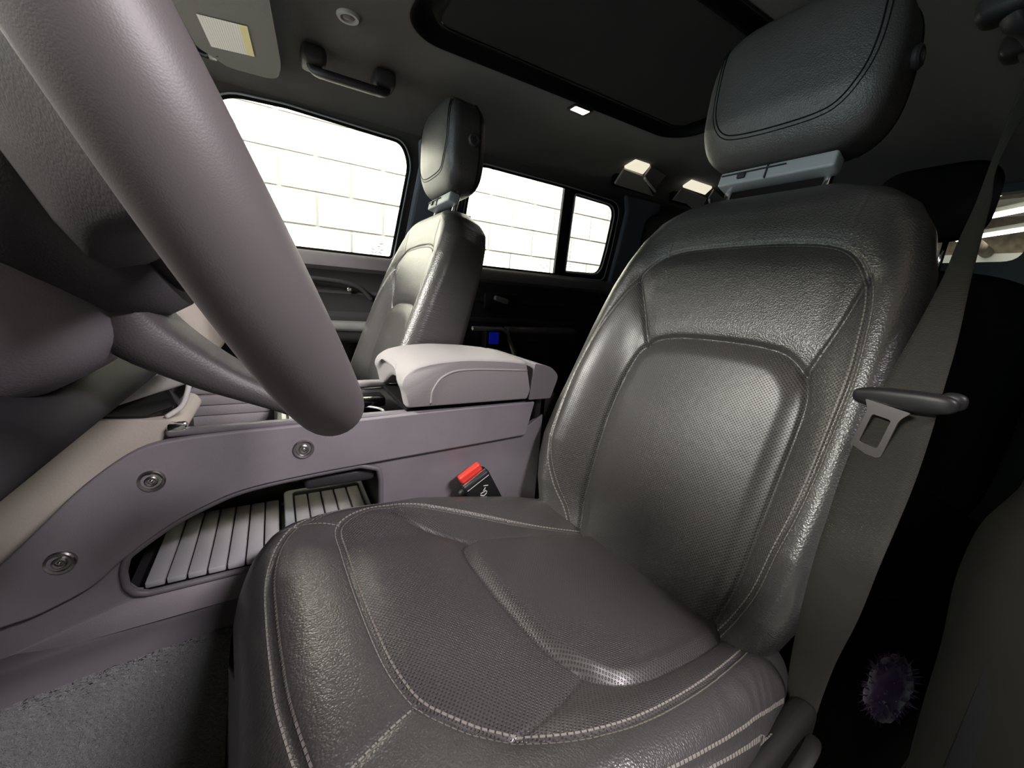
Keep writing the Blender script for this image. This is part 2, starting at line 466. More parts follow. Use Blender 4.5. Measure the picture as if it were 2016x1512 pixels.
# quarter light divider in the rear window
tw = bpy.data.objects['window_2']
dv = plate([(1.058, 1.213), (1.098, 1.212), (1.148, .858), (1.106, .858)], [], .016, lambda x, z, d: smap(x, z, -.006 + d)); link('divider_bar', dv, 'plastic_black', tw, False, bevel=.003)
QW = rpoly([(1.112, 1.196), (1.358, 1.188), (1.374, 1.0), (1.372, .882), (1.158, .876)], [.015, .06, .05, .05, .015])
link('quarter_frame', plate([(1.085, 1.228), (1.40, 1.215), (1.425, 1.0), (1.43, .845), (1.13, .845)], [QW], .006, lambda x, z, d: smap(x, z, .003 + d)), 'plastic_black', tw, False)
ring(QW, 'quarter_seal', .009, 'seal', tw, -.002); ring(QW, 'quarter_lip', .0035, 'bracket', tw, -.010, -.012)
for i in range(5):
    link('etched_mark', rbox(smap(1.20 + rng.uniform(-.012, .012), .905 + .011 * (i % 3), .010), (rng.uniform(.004, .012), .0006, .0028), 0, rot=Matrix.Rotation(rng.uniform(-.8, .8), 3, 'Y')), 'print_dark', tw, False)
# pillar trims on the passenger side
def trim(name, poly, d0, th, mt, bev=.008):
    return struct(link(name, plate(poly, [], th, lambda x, z, d: smap(x, z, d0 + d)), mt, None, False, bevel=bev, seg=3))
trim('trim_1', [(.395, .80), (.440, 1.16), (.43, 1.235), (.60, 1.235), (.615, 1.16), (.60, .80)], -.035, .03, 'pillar_cloth', .014)
trim('trim_2', [(1.43, .80), (1.425, 1.0), (1.415, 1.17), (1.38, 1.235), (1.62, 1.235), (1.62, .80)], -.028, .025, 'pillar_cloth', .012)
trim('trim_3', [(-.62, .84), (-.215, 1.25), (-.125, 1.25), (-.455, .85)], -.03, .025, 'headliner', .012)
# rear side wall behind the rear door, below the belt line
struct(link('trim_4', rbox((1.93, 1.50, .42), (.92, .06, .85), .02), 'plastic_dark', None, 'auto'))

# headliner with a recessed sunroof blind
SRX0, SRX1, SRY0, SRY1 = .29, 1.17, .565, 1.005
def roof_z(x, y):
    a = abs(y - CY)
    e = np.clip((a - .36) / .30, 0, 1)
    z = 1.302 - .055 * e ** 1.8 - .03 * np.clip((-.10 - x) / .35, 0, 1) ** 2
    return z
def sr_d(x, y):
    r = .07
    cx, cy = (SRX0 + SRX1) / 2, (SRY0 + SRY1) / 2
    qx = abs(x - cx) - ((SRX1 - SRX0) / 2 - r); qy = abs(y - cy) - ((SRY1 - SRY0) / 2 - r)
    return np.hypot(np.maximum(qx, 0), np.maximum(qy, 0)) + np.minimum(np.maximum(qx, qy), 0) - r
XS = np.concatenate([np.arange(-.46, 1.4, .008), np.arange(1.4, 2.41, .03)]); YS = np.arange(.12, 1.452, .008)
GX, GY = np.meshgrid(XS, YS); D = sr_d(GX, GY)
Z = roof_z(GX, GY)
Z = Z + .022 * sstep((.024 - D) / .016) - .012 * sstep((-.026 - D) / .010)
nX = len(XS)
idx = np.arange(GX.size).reshape(GX.shape)
Q = np.stack([idx[:-1, :-1], idx[1:, :-1], idx[1:, 1:], idx[:-1, 1:]], -1).reshape(-1, 4)
dm = D.ravel()[Q].mean(1)
PV = np.stack([GX.ravel(), GY.ravel(), Z.ravel()], 1)
def sub(mask):
    q = Q[mask]; u = np.unique(q); mp = np.full(len(PV), -1); mp[u] = np.arange(len(u))
    return mk(PV[u], mp[q])
ceil = struct(link('ceiling', sub(dm > .014), 'headliner'))
def seal_strip():
    per = rrect(SRX0, SRY0, SRX1, SRY1, .07, 14); dense = []
    for i in range(len(per)):
        a, b = np.array(per[i]), np.array(per[(i + 1) % len(per)]); m = max(1, int(np.linalg.norm(b - a) / .03))
        for k in range(m): dense.append(a + (b - a) * k / m)
    Pq = np.array(dense); n = len(Pq)
    t = np.roll(Pq, -1, 0) - np.roll(Pq, 1, 0); t /= np.linalg.norm(t, axis=1)[:, None]; nr = np.stack([t[:, 1], -t[:, 0]], 1)
    V = []; F = []
    prof = [(.027, -.0012), (.022, -.0022), (.015, .004), (.008, .020), (-.016, .024), (-.024, .012), (-.030, .008), (-.036, .0085)]
    for d, dz in prof:
        for i in range(n):
            x, y = Pq[i] + nr[i] * d; V.append((x, y, float(roof_z(x, y)) + dz))
    for j in range(len(prof) - 1):
        for i in range(n): F.append((j * n + i, j * n + (i + 1) % n, (j + 1) * n + (i + 1) % n, (j + 1) * n + i))
    return mk(V, F)
link('sunroof_seal', seal_strip(), 'seal', ceil)
link('sunroof_blind', sub(dm <= -.024), 'blind', ceil)
struct(link('roof_skin', rbox((.97, CY, 1.36), (2.95, 1.42, .02), 0), 'plastic_black', None, False))
# tailgate with its window, rear floor, front bulkhead
struct(link('wall_rear', plate([(.08, -.02), (1.5, -.02), (1.5, 1.33), (.08, 1.33)], [rpoly([(.385, 1.018), (.385, 1.272), (1.19, 1.272), (1.19, 1.018)], .05)], .05, lambda y, z, d: (2.4 + d, y, z)), 'plastic_black', None, False))
w3 = empty('window_3', (2.43, .385, 1.018), kind='structure')
link('pane', plate(rpoly([(.385, 1.018), (.385, 1.272), (1.19, 1.272), (1.19, 1.018)], .05), [], .004, lambda y, z, d: (2.42 + d, y, z)), 'glass', w3, False)
struct(link('wall_bulkhead', rbox((-.90, CY, .40), (.04, 1.5, .9), .01), 'plastic_black', None, False))
struct(link('wall_left', rbox((1.53, -.035, .55), (1.76, .15, 1.52), .02), 'plastic_black', None, 'auto'))          # unseen driver-side rear door, windowless and thickened to block light
# driver side: sill, B pillar
bp = [(.0, .045), (.10, .062), (.25, .072), (.36, .076), (.45, .083), (.52, .080), (.56, .068), (.60, .060), (.75, .055), (.92, .060), (.98, .085), (1.03, .135), (1.08, .165), (1.16, .185), (1.29, .215)]
bz = smooth_path([(y, z) for z, y in bp], 4)
def pill(u, v):
    y, z = bz[int(v)]
    k = u                           # 0..1 across the pillar, rounded both ends
    xx = .62 + .30 * k + .03 * (z < .5) * 0
    inset = .035 * (abs(2 * k - 1) ** 4) if k > .5 else .17 * (abs(2 * k - 1) ** 5)
    return (xx, y - inset, z)
struct(link('trim_7', grid_mesh(pill, np.linspace(0, 1, 31), range(len(bz))), 'trim_black'))
struct(link('trim_8', rbox((.15, .03, .02), (2.2, .10, .16), .03, 3), 'trim_black', None, 'auto'))

# ---------------------------------------------------------------- passenger side doors
def door(n, x0, x1, zt, handle):
    d = empty('door_%d' % n, (x0, 1.53, .05), kind='structure')
    prof = [(1.545, zt), (1.508, zt - .004), (1.492, zt - .018), (1.488, zt - .048), (1.500, zt - .060), (1.512, zt - .080), (1.514, zt - .125), (1.500, zt - .135), (1.508, zt - .150), (1.510, .655), (1.480, .640), (1.478, .50), (1.50, .40), (1.505, .06)]
    xs = np.linspace(x0, x1, 24)
    V = []; F = []
    for p in prof:
        for x in xs: V.append((x, p[0], p[1]))
    m = len(xs)
    names = [('sill_cap', 0, 4, 'plastic_grey'), ('door_skin', 4, len(prof) - 1, 'plastic_dark')]
    for nm, a, b, mt in names:
        F = [(i * m + k, i * m + k + 1, (i + 1) * m + k + 1, (i + 1) * m + k) for i in range(a, b) for k in range(m - 1)]
        me = mk(V, F)
        bm = bmesh.new(); bm.from_mesh(me); bmesh.ops.delete(bm, geom=[v for v in bm.verts if not v.link_faces], context='VERTS'); bm.to_mesh(me); bm.free()
        link(nm, me, mt, d, 'auto', ang=50)
    return d
d1 = door(1, -.60, .475, .852, None)
link('armrest', rbox((.05, 1.455, .585), (.62, .10, .055), .018, 3), 'plastic_dark', d1, 'auto')
link('armrest_cap', rbox((.05, 1.435, .612), (.60, .075, .030), .010, 3), 'silver', d1, 'auto')
link('map_pocket', rbox((-.05, 1.47, .25), (.60, .07, .20), .02, 3), 'plastic_dark', d1, 'auto')
link('grip_rail', tube(smooth_path([(-.35, 1.500, .765), (.10, 1.496, .760), (.24, 1.494, .745), (.30, 1.498, .700)], 8), .008, 10), 'plastic_dark', d1)
link('lock_pin', lathe([(.008, 0), (.008, .008), (.005, .010)], 16, (.221, 1.500, .733), (0, -1, 0)), 'chrome', d1)
d2 = door(2, .60, 1.45, .858, None)
link('armrest', rbox((1.0, 1.47, .585), (.42, .07, .06), .015, 3), 'plastic_dark', d2, 'auto')
link('armrest_cap', rbox((1.005, 1.455, .612), (.36, .05, .028), .009, 3), 'plastic_grey', d2, 'auto')
link('pull_frame', tube([(.66, 1.425, .617), (.79, 1.425, .617), (.818, 1.425, .600), (.86, 1.430, .52), (.872, 1.435, .46)], .011, 8, flat=(1, .8)), 'silver', d2, 'auto')
link('switch_panel', rbox((.77, 1.445, .570), (.10, .05, .075), .008), 'plastic_black', d2, 'auto')
link('lit_switch', rbox((.755, 1.421, .580), (.045, .008, .048), .003), 'blue_lit', d2, 'auto')
link('switch_rim', tube([(.72, 1.42, .531), (.83, 1.42, .528)], .004, 8), 'chrome', d2)
link('release_handle', rbox((.800, 1.462, .733), (.065, .022, .020), .006, 2, rot=Matrix.Rotation(.25, 3, 'Y')), 'silver', d2, 'auto')
link('handle_bowl', rbox((.82, 1.50, .725), (.16, .02, .07), .009), 'plastic_black', d2, 'auto')
link('map_pocket', rbox((1.0, 1.475, .25), (.5, .06, .2), .02, 3), 'plastic_dark', d2, 'auto')
# ---------------------------------------------------------------- seats
CENTER = [(.126, -.02), (.134, .02), (.142, .059), (.147, .153), (.149, .249), (.140, .337), (.120, .384), (.073, .406), (-.020, .413), (-.091, .411), (-.125, .401), (-.152, .374), (-.164, .343), (-.167, .301), (-.167, .252), (-.166, .180), (-.164, .122), (-.160, .067), (-.150, .020), (-.14, -.02)]
USEAM = [(.150, -.01), (.168, .022), (.192, .056), (.220, .109), (.233, .160), (.239, .239), (.238, .309), (.222, .403), (.193, .498), (.161, .551), (.116, .571), (.019, .577), (-.073, .576), (-.126, .569), (-.155, .553), (-.178, .521), (-.192, .485), (-.200, .437), (-.206, .383), (-.207, .323), (-.207, .257), (-.204, .201), (-.197, .144), (-.190, .088), (-.175, .04), (-.155, -.01)]
TRIL = [(.183, .514), (.147, .441), (.117, .384)]
TRIR = [(-.181, .516), (-.170, .451), (-.150, .381)]
SHOULD = [(.142, .560), (.141, .598), (.146, .640)]
SHOULDR = [(-.142, .560), (-.141, .598), (-.146, .640)]
CUSHU = [(.110, -.03), (.135, .04), (.155, .098), (.183, .198), (.205, .291), (.219, .349), (.216, .398), (.188, .440), (.131, .445), (.054, .447), (-.013, .446), (-.069, .442), (-.110, .430), (-.140, .406), (-.168, .373), (-.190, .338), (-.206, .294), (-.213, .228), (-.211, .129), (-.200, .03), (-.19, -.03)]
PAD = [(.100, -.03), (.103, .009), (.120, .121), (.126, .217), (.116, .262), (.086, .279), (.016, .283), (-.043, .281), (-.089, .276), (-.126, .261), (-.155, .238), (-.172, .205), (-.177, .140), (-.172, .05), (-.16, -.03)]
STRIP = [(.207, .361), (.168, .321), (.126, .255)]
PADSEAM = [(-.141, .255), (-.164, .319), (-.172, .368)]
CFO = [(-.110, .430), (-.125, .462), (-.143, .500)]
CFI = [(.192, .438), (.204, .478), (.203, .512)]
FRONTSEAM = [(-.215, .470), (-.190, .497), (-.150, .514), (-.071, .526), (-.015, .529), (.056, .530), (.116, .528), (.165, .517), (.200, .496), (.225, .468)]
OUTER = [(-.252, .0), (-.256, .08), (-.257, .166), (-.253, .260), (-.244, .36), (-.230, .44), (-.213, .474)]
INNER = [(.252, .0), (.256, .08), (.257, .166), (.253, .260), (.244, .36), (.230, .44), (.213, .474)]
def sp(p, n=5): return smooth_path(p, n)
C_center, C_u, C_tl, C_tr, C_sl, C_sr = sp(CENTER), sp(USEAM), sp(TRIL), sp(TRIR), sp(SHOULD), sp(SHOULDR)
C_cu, C_pad, C_strip, C_ps, C_cfo, C_cfi, C_fs, C_out, C_in = [sp(q) for q in (CUSHU, PAD, STRIP, PADSEAM, CFO, CFI, FRONTSEAM, OUTER, INNER)]
def pdist(S, T, path):
    """distance of points to a polyline"""
    best = np.full(S.shape, 9.0)
    a = path[:-1]; b = path[1:]
    for i in range(len(a)):
        d = b[i] - a[i]; l2 = d @ d + 1e-12
        k = np.clip(((S - a[i][0]) * d[0] + (T - a[i][1]) * d[1]) / l2, 0, 1)
        q = np.hypot(S - a[i][0] - k * d[0], T - a[i][1] - k * d[1])
        np.minimum(best, q, out=best)
    return best
def pin(S, T, poly):
    c = np.zeros(S.shape, bool); j = len(poly) - 1
    for i in range(len(poly)):
        xi, yi = poly[i]; xj, yj = poly[j]
        if yi != yj:
            m = ((yi > T) != (yj > T)) & (S < (xj - xi) * (T - yi) / (yj - yi) + xi)
            c ^= m
        j = i
    return c
def groove(d, depth, w, puff=0.0, pw=.018):
    return -depth * np.exp(-(d / w) ** 2) - puff * np.exp(-(d / pw) ** 2)
def back_full(S, T):
    S = np.asarray(S, float); T = np.asarray(T, float)
    h = back_h(S, T)
    dc = pdist(S, T, C_center); ins = pin(S, T, C_center)
    h = h + np.where(ins, .007 * sstep(dc / .035), 0) + groove(dc, .006, .0042, .004)
    h = h + groove(pdist(S, T, C_u), .0032, .0032, .003)
    for c in (C_tl, C_tr): h = h + groove(pdist(S, T, c), .005, .0035, .003, .014)
    for c in (C_sl, C_sr): h = h + groove(pdist(S, T, c), .0012, .002)
    return h
def cush_full(S, T):
    S = np.asarray(S, float); T = np.asarray(T, float)
    h = cush_h(S, T)
    dp = pdist(S, T, C_pad); ins = pin(S, T, C_pad)
    h = h + np.where(ins, .009 * sstep(dp / .016), 0) + groove(dp, .004, .003, .002)
    h = h + groove(pdist(S, T, C_cu), .003, .0032, .0035)
    h = h + groove(pdist(S, T, C_strip), .004, .003, .003, .014) + groove(pdist(S, T, C_ps), .002, .002, .0015, .01)
    for c in (C_cfo, C_cfi): h = h + groove(pdist(S, T, c), .002, .0022, .001)
    h = h + groove(pdist(S, T, C_fs), .003, .0032, .001)
    for c in (C_out, C_in): h = h + groove(pdist(S, T, c), .0025, .003, .001)
    # soft creases on the outer rear bolster
    k = np.exp(-((S + .235) / .03) ** 2 - ((T - .09) / .07) ** 2)
    h = h + k * .0007 * np.sin(T * 210 + S * 120 + 2.6 * np.sin(T * 47 + S * 90))
    return h
def seat_sections(fullh, wfun, t0, t1, nt, depth, toph, M=300, wneg=None):
    wneg = wneg or wfun
    v = np.linspace(-1, 1, M)
    q = np.sin(v * math.pi / 2)
    ts = np.linspace(t0, t1, nt)
    ts = t1 - (t1 - t0) * (1 - np.linspace(0, 1, nt)) ** 1.0
    # denser rows at the rounded end
    ts = np.concatenate([np.linspace(t0, t1 - .06, nt), t1 - .06 + .06 * np.sin(np.linspace(0, 1, 34)[1:] * math.pi / 2)])
    S = np.array([np.where(q < 0, wneg(t), wfun(t)) * q for t in ts]); T = np.repeat(ts[:, None], M, 1)
    H = fullh(S, T)
    nside, nback = 8, 14
    rows = []
    for i, t in enumerate(ts):
        w = wfun(t); wn = wneg(t); e = max(0, (t - (t1 - .06)) / .06)
        D = depth - toph * (1 - math.sqrt(max(0, 1 - e * e)))
        r = [(S[i, k], t, H[i, k]) for k in range(M)]
        hs = H[i, -1]
        for k in range(1, nside + 1):
            f = k / nside; r.append((w - .012 * f * f, t, hs + (-D - hs) * f))
        for k in range(1, nback + 1):
            f = k / nback; r.append((w - .012 - (w + wn - .024) * f, t, -D))
        hs = H[i, 0]
        for k in range(1, nside):
            f = 1 - k / nside; r.append((-(wn - .012 * f * f), t, hs + (-D - hs) * f))
        rows.append(r)
    n = len(rows[0]); V = np.array(rows).reshape(-1, 3)
    F = []
    for i in range(len(ts) - 1):
        a = np.arange(n) + i * n; b = np.roll(a, -1)
        F.append(np.stack([a, b, b + n, a + n], 1))
    F = np.concatenate(F)
    return V, F, n, len(ts), M
def region_meshes(V, F, n, nt, M, conv, regions, base_mat, capend=True):
    """split the grid into panels that share one surface and one set of normals"""
    P = conv(V)
    fn = np.cross(P[F[:, 2]] - P[F[:, 0]], P[F[:, 3]] - P[F[:, 1]])
    N = np.zeros_like(P)
    for k in range(4): np.add.at(N, F[:, k], fn)
    N /= np.linalg.norm(N, axis=1)[:, None] + 1e-12
    c = V[F].mean(1); front = (F.max(1) % n < M) & (F.min(1) % n < M - 0) & ((F[:, 1] % n) > (F[:, 0] % n)) & ((F[:, 1] % n) < M)
    lab = np.zeros(len(F), int)
    for k, (nm, test, mt) in enumerate(regions, 1):
        m = test(c[:, 0], c[:, 1]) & front & (lab == 0); lab[m] = k
    out = []
    for k, (nm, mt) in enumerate([('base', base_mat)] + [(r[0], r[2]) for r in regions]):
        f = F[lab == k]; used = np.unique(f); mp = np.full(len(V), -1); mp[used] = np.arange(len(used))
        faces = [tuple(q) for q in mp[f].tolist()]
        nn = N[used]
        verts = P[used]
        if k == 0 and capend:
            last = mp[np.arange(n) + (nt - 1) * n]
            if (last >= 0).all(): faces.append(tuple(last.tolist()))
        me = bpy.data.meshes.new(nm); me.from_pydata(verts.tolist(), [], faces); 
        uv = me.uv_layers.new(name='UVMap')
        li = np.empty(len(me.loops), int); me.loops.foreach_get('vertex_index', li)
        uv.data.foreach_set('uv', V[used][li][:, :2].astype(np.float32).ravel())
        me.polygons.foreach_set('use_smooth', [True] * len(me.polygons))
        me.normals_split_custom_set_from_vertices(nn.tolist())
        me.materials.append(MATS[mt]); me.update()
        out.append((nm, me))
    return out
def stitches(paths, fullh, conv, off=(-.004, .004), step=.0062, length=.0046, w=.0008, ht=.0006):
    """rows of thread: each stitch a small raised bar following the leather"""
    V = []; F = []
    for path in paths:
        P = np.array(path, float)
        seg = np.linalg.norm(np.diff(P, axis=0), axis=1); cum = np.concatenate([[0], np.cumsum(seg)])
        for o in off:
            n = int(cum[-1] / step)
            a = (np.arange(n) + .2) * step; b = a + length
            def at(l): return np.stack([np.interp(l, cum, P[:, 0]), np.interp(l, cum, P[:, 1])], 1)
            A, B = at(a), at(b); d = B - A; d /= np.linalg.norm(d, axis=1)[:, None] + 1e-9
            nr = np.stack([-d[:, 1], d[:, 0]], 1)
            A = A + nr * o; B = B + nr * o
            c = []
            for q, sgn in ((A, -1), (A, 1), (B, 1), (B, -1)): c.append(q + nr * sgn * w)
            hh = [fullh(q[:, 0], q[:, 1]) for q in c]
            for i in range(n):
                k = len(V)
                for z in (-.0004, ht):
                    for q, h in zip(c, hh): V.append((q[i, 0], q[i, 1], h[i] + z))
                F += [(k + 4, k + 5, k + 6, k + 7), (k, k + 1, k + 5, k + 4), (k + 1, k + 2, k + 6, k + 5), (k + 2, k + 3, k + 7, k + 6), (k + 3, k, k + 4, k + 7)]
    me = mk(conv(np.array(V)), F, 'stitching'); me.materials.append(MATS['thread'])
    return me
conv_b = lambda V: np.stack([-V[:, 2], V[:, 0], V[:, 1]], 1)
conv_c = lambda V: np.stack([-V[:, 1], V[:, 0], V[:, 2]], 1)
# backrest
shp = [tuple(TRIL[0])] + [tuple(p) for p in C_u if p[1] > .513] + [tuple(p) for p in C_tr] + [tuple(p) for p in C_center if p[1] > .382][::-1] + [tuple(p) for p in C_tl[::-1]]
V, F, n, nt, MM = seat_sections(back_full, back_w, BACK_T0, BACK_T1, 235, .115, .055, wneg=back_wo)
upoly = [tuple(p) for p in C_u]
BACK = region_meshes(V, F, n, nt, MM, conv_b, [
    ('center_panel', lambda s, t: pin(s, t, C_center), 'leather_perf'),
    ('shoulder_panel', lambda s, t: pin(s, t, shp), 'leather'),
    ('inner_bolster_insert', lambda s, t: pin(s, t, C_u) & (s > 0), 'leather_perf'),
    ('outer_bolster_insert', lambda s, t: pin(s, t, C_u) & (s < 0), 'leather_perf')], 'leather')
BACK_ST = stitches([C_u], back_full, conv_b)
# cushion
strip_in = [tuple(p) for p in C_strip] + [tuple(p) for p in C_pad if p[0] > .08 and p[1] < .255][::-1] + [tuple(p) for p in C_cu if p[0] > .1 and p[1] < .361]
strip_out = [tuple(p) for p in C_ps] + [tuple(p) for p in C_cu if p[0] < -.1 and p[1] < .368] + [tuple(p) for p in C_pad if p[0] < -.12 and p[1] < .262][::-1]
V, F, n, nt, MM = seat_sections(cush_full, cush_w, CUSH_F0, CUSH_F1, 200, .16, .0)
CUSH = region_meshes(V, F, n, nt, MM, conv_c, [
    ('rear_pad', lambda s, t: pin(s, t, C_pad), 'leather_perf'),
    ('inner_strip', lambda s, t: pin(s, t, strip_in), 'leather_perf'),
    ('outer_strip', lambda s, t: pin(s, t, strip_out), 'leather_perf'),
    ('thigh_panel', lambda s, t: pin(s, t, C_cu), 'leather_perf')], 'leather')
CUSH_ST = stitches([C_cu, C_fs, C_out, C_in], cush_full, conv_c)
CUSH_ST2 = [stitches([q], cush_full, conv_c, off=(.0,), w=.0008) for q in (C_cfo, C_cfi)]
# headrest: local X rearwards, Y across, Z up, origin at the block centre
HX, HY, HZ = .058, .142, .116
def hr_shape(x, y, z):
    k = z / HZ
    wy = 1.0 - .10 * max(0, k) ** 2 - .06 * max(0, -k) ** 2
    f = x
    if x < 0:
        f = x * (1.0 - .10 * (y / HY) ** 2) + (.022 * max(0, -k - .35) ** 1.0 if k < -.35 else 0)
    return (f - .010 * k, y * wy, z)
def hr_front(y, z):
    """front face depth at (y, z) of the headrest block"""
    lo = -HX
    cz = (1 - abs(z / HZ) ** 4) ** .25; cy = (1 - min(1, abs(y / (HY * cz + 1e-6))) ** 5.5) ** (1 / 5.5)
    return hr_shape(-HX * cz * cy, y, z)[0]
HEAD = superell(HX, HY, HZ, 5.5, 4.0, 96, 56, hr_shape); HEAD.materials.append(MATS['leather_obj'])
hseam = smooth_path([(.112, .09), (.112, .0), (.104, -.035), (.088, -.057), (.060, -.066), (.0, -.069), (-.060, -.066), (-.088, -.054), (-.107, -.025), (-.115, .02), (-.113, .09)], 10)
def hr_line(off, r):
    P = np.array(hseam); d = np.gradient(P, axis=0); d /= np.linalg.norm(d, axis=1)[:, None]
    Q = P + np.stack([-d[:, 1], d[:, 0]], 1) * off
    return tube([(hr_front(y, z) + .0003, y, z) for y, z in Q], r, 6)
HSEAMS = [hr_line(0, .0012), hr_line(.006, .0009)]
for q in HSEAMS: q.materials.append(MATS['seal'])
edge = [(hr_shape(.030, 0, z)[0], HY * (1 - abs(z / HZ) ** 4) ** .25 * hr_shape(0, 1, z)[1] - .001, z) for z in np.linspace(-.107, .107, 40)]
HPIPES = [tube([(a, -b, c) for a, b, c in edge], .0022, 6), tube(edge, .0022, 6)]
for q in HPIPES: q.materials.append(MATS['seal'])
HBTN = lathe([(.0, -.004), (.016, -.004), (.016, .004), (.013, .007), (.009, .007), (.008, .003), (0, .003)], 28, (.012, -HY - .001, .005), (0, -1, 0)); HBTN.materials.append(MATS['plastic_dark'])
def make_seat(name, loc, rz, rho, al, label, so=-1):
    root = empty(name, loc, label, 'car seat', 'front seats', rz)
    Bm = Matrix.Translation((0, 0, .31)) @ Matrix.Rotation(rho, 4, 'Y')
    Cm = Matrix.Translation((0, 0, .31)) @ Matrix.Rotation(al, 4, 'Y')
    def part(nm, me, mtx=None, parent=root):
        o = bpy.data.objects.new(nm, me); COL.objects.link(o); o.parent = parent
        if mtx is not None: o.matrix_local = mtx
        return o
    b = part('backrest', BACK[0][1], Bm)
    for nm, me in BACK[1:]: part(nm, me, None, b)
    part('stitching', BACK_ST, None, b)['kind'] = 'stuff'
    c = part('cushion', CUSH[0][1], Cm)
    for nm, me in CUSH[1:]: part(nm, me, None, c)
    part('stitching', CUSH_ST, None, c)['kind'] = 'stuff'
    for q in CUSH_ST2: part('stitching', q, None, c)['kind'] = 'stuff'
    # headrest on two posts
    Hm = Bm @ Matrix.Translation((.022, 0.012, .850)) @ Matrix.Rotation(math.radians(-9), 4, 'Y')
    h = part('headrest', HEAD, Hm)
    [part('seam', q, None, h) for q in HSEAMS]; [part('piping', q, None, h) for q in HPIPES]; part('tilt_button', HBTN, None, h)
    for sgn in (-1, 1):
        p = tube([(.052, .012 + sgn * .080, z) for z in (.63, .70, .77)], .0068, 14)
        p.materials.append(MATS['chrome'])
        for f in p.polygons: f.use_smooth = True
        part('headrest_post', p, Bm)
        cl = lathe([(.020, -.003), (.020, .004), (.016, .007), (.008, .007)], 24, (.052, .012 + sgn * .080, .678), (0, 0, 1)); cl.materials.append(MATS['plastic_dark'])
        part('post_collar', cl, Bm)
    br = rbox((.040, .012, .722), (.030, .185, .026), .004, 3); br.materials.append(MATS['bracket'])
    bo = part('headrest_bracket', br, Bm)
    bt = rbox((.0235, .062, .722), (.006, .014, .011), .0015); bt.materials.append(MATS['plastic_dark'])
    part('release_button', bt, None, bo)
    bs_ = rbox((.0242, .020, .722), (.003, .0025, .0255), .0005); bs_.materials.append(MATS['plastic_dark']); part('bracket_split', bs_, None, bo)
    st = rbox((.0236, .045, .727), (.004, .110, .0015), .0005); st.materials.append(MATS['plastic_dark']); part('bracket_groove', st, None, bo)
    # plastic shell below the cushion and its front skirt
    sk = rbox((-.235, 0, .195), (.52, .46, .17), .03, 3); sk.materials.append(MATS['plastic_black']); part('seat_base', sk)
    fr = rbox((-.475, 0, .235), (.05, .44, .19), .02, 3); fr.materials.append(MATS['plastic_dark']); part('front_skirt', fr)
    sv = rbox((-.20, so * .262, .235), (.46, .03, .12), .014, 3); sv.materials.append(MATS['trim_black']); part('side_valance', sv)
    lever = tube(smooth_path([(.0, so * .282, .27), (-.03, so * .288, .285), (-.075, so * .290, .282), (-.10, so * .288, .268)], 6), .008, 10, flat=(1.0, .6)); lever.materials.append(MATS['trim_black']); part('recline_lever', lever)
    hc = rbox((.010, -so * .244, .285), (.11, .028, .075), .013, 3, rot=Matrix.Rotation(-.55, 3, 'Y')); hc.materials.append(MATS['plastic_grey']); part('hinge_cover', hc)
    for y in (-.19, .19):
        rl = rbox((-.22, y, .075), (.62, .05, .07), .008); rl.materials.append(MATS['plastic_black']); part('seat_rail', rl)
    for o in root.children_recursive:
        if o.type == 'MESH' and not any(p.use_smooth for p in o.data.polygons):
            o.data.polygons.foreach_set('use_smooth', [True] * len(o.data.polygons)); o.data.set_sharp_from_angle(angle=math.radians(40))
    return root
DRV = make_seat('driver_seat', (.505, .40, 0), math.radians(3), math.radians(17), math.radians(11.5), 'large black leather front seat nearest the camera, with seat belt hanging beside it')
PAS = make_seat('passenger_seat', (.212, 1.17, 0), math.radians(-1), math.radians(14.5), math.radians(11), 'black leather front seat beyond the armrest, against the side windows', so=1)
# ---------------------------------------------------------------- steering wheel
WC = Vector((-.043, .38, .822)); WA = math.radians(25.1); WR, Wr = .193, .0213
wn = np.array((math.cos(WA), 0, math.sin(WA))); wd_ = np.array((math.sin(WA), 0, -math.cos(WA))); wy = np.array((0, 1., 0))
wc = np.array(WC)
def wp(r, deg, off):            # 0 = six o'clock, 90 = passenger side
    a = math.radians(deg); return wc + r * (math.cos(a) * wd_ + math.sin(a) * wy) + off * wn
sw = empty('steering_wheel', WC, 'thick-rimmed dark leather steering wheel close to the camera', 'steering wheel')
nr, ns = 160, 28
V = []; F = []
for i in range(nr):
    dg = 360 * i / nr
    thumb = 1 + .10 * math.exp(-((dg - 250) / 14) ** 2) + .10 * math.exp(-((dg - 110) / 14) ** 2)
    for k in range(ns):
        a = 2 * math.pi * k / ns
        V.append(wp(WR + Wr * .97 * thumb * math.cos(a) * (1 if math.cos(a) > 0 else 1.0), dg, Wr * 1.04 * math.sin(a)))
for i in range(nr):
    for k in range(ns):
        j, l = (i + 1) % nr, (k + 1) % ns
        F.append((i * ns + k, j * ns + k, j * ns + l, i * ns + l))
rim = link('rim', mk(V, F), 'wheel_leather', sw)
link('rim_seam', tube([wp(WR - Wr * .985, dg, .0) for dg in range(0, 360, 3)], .0011, 6, closed=True), 'seal', rim)
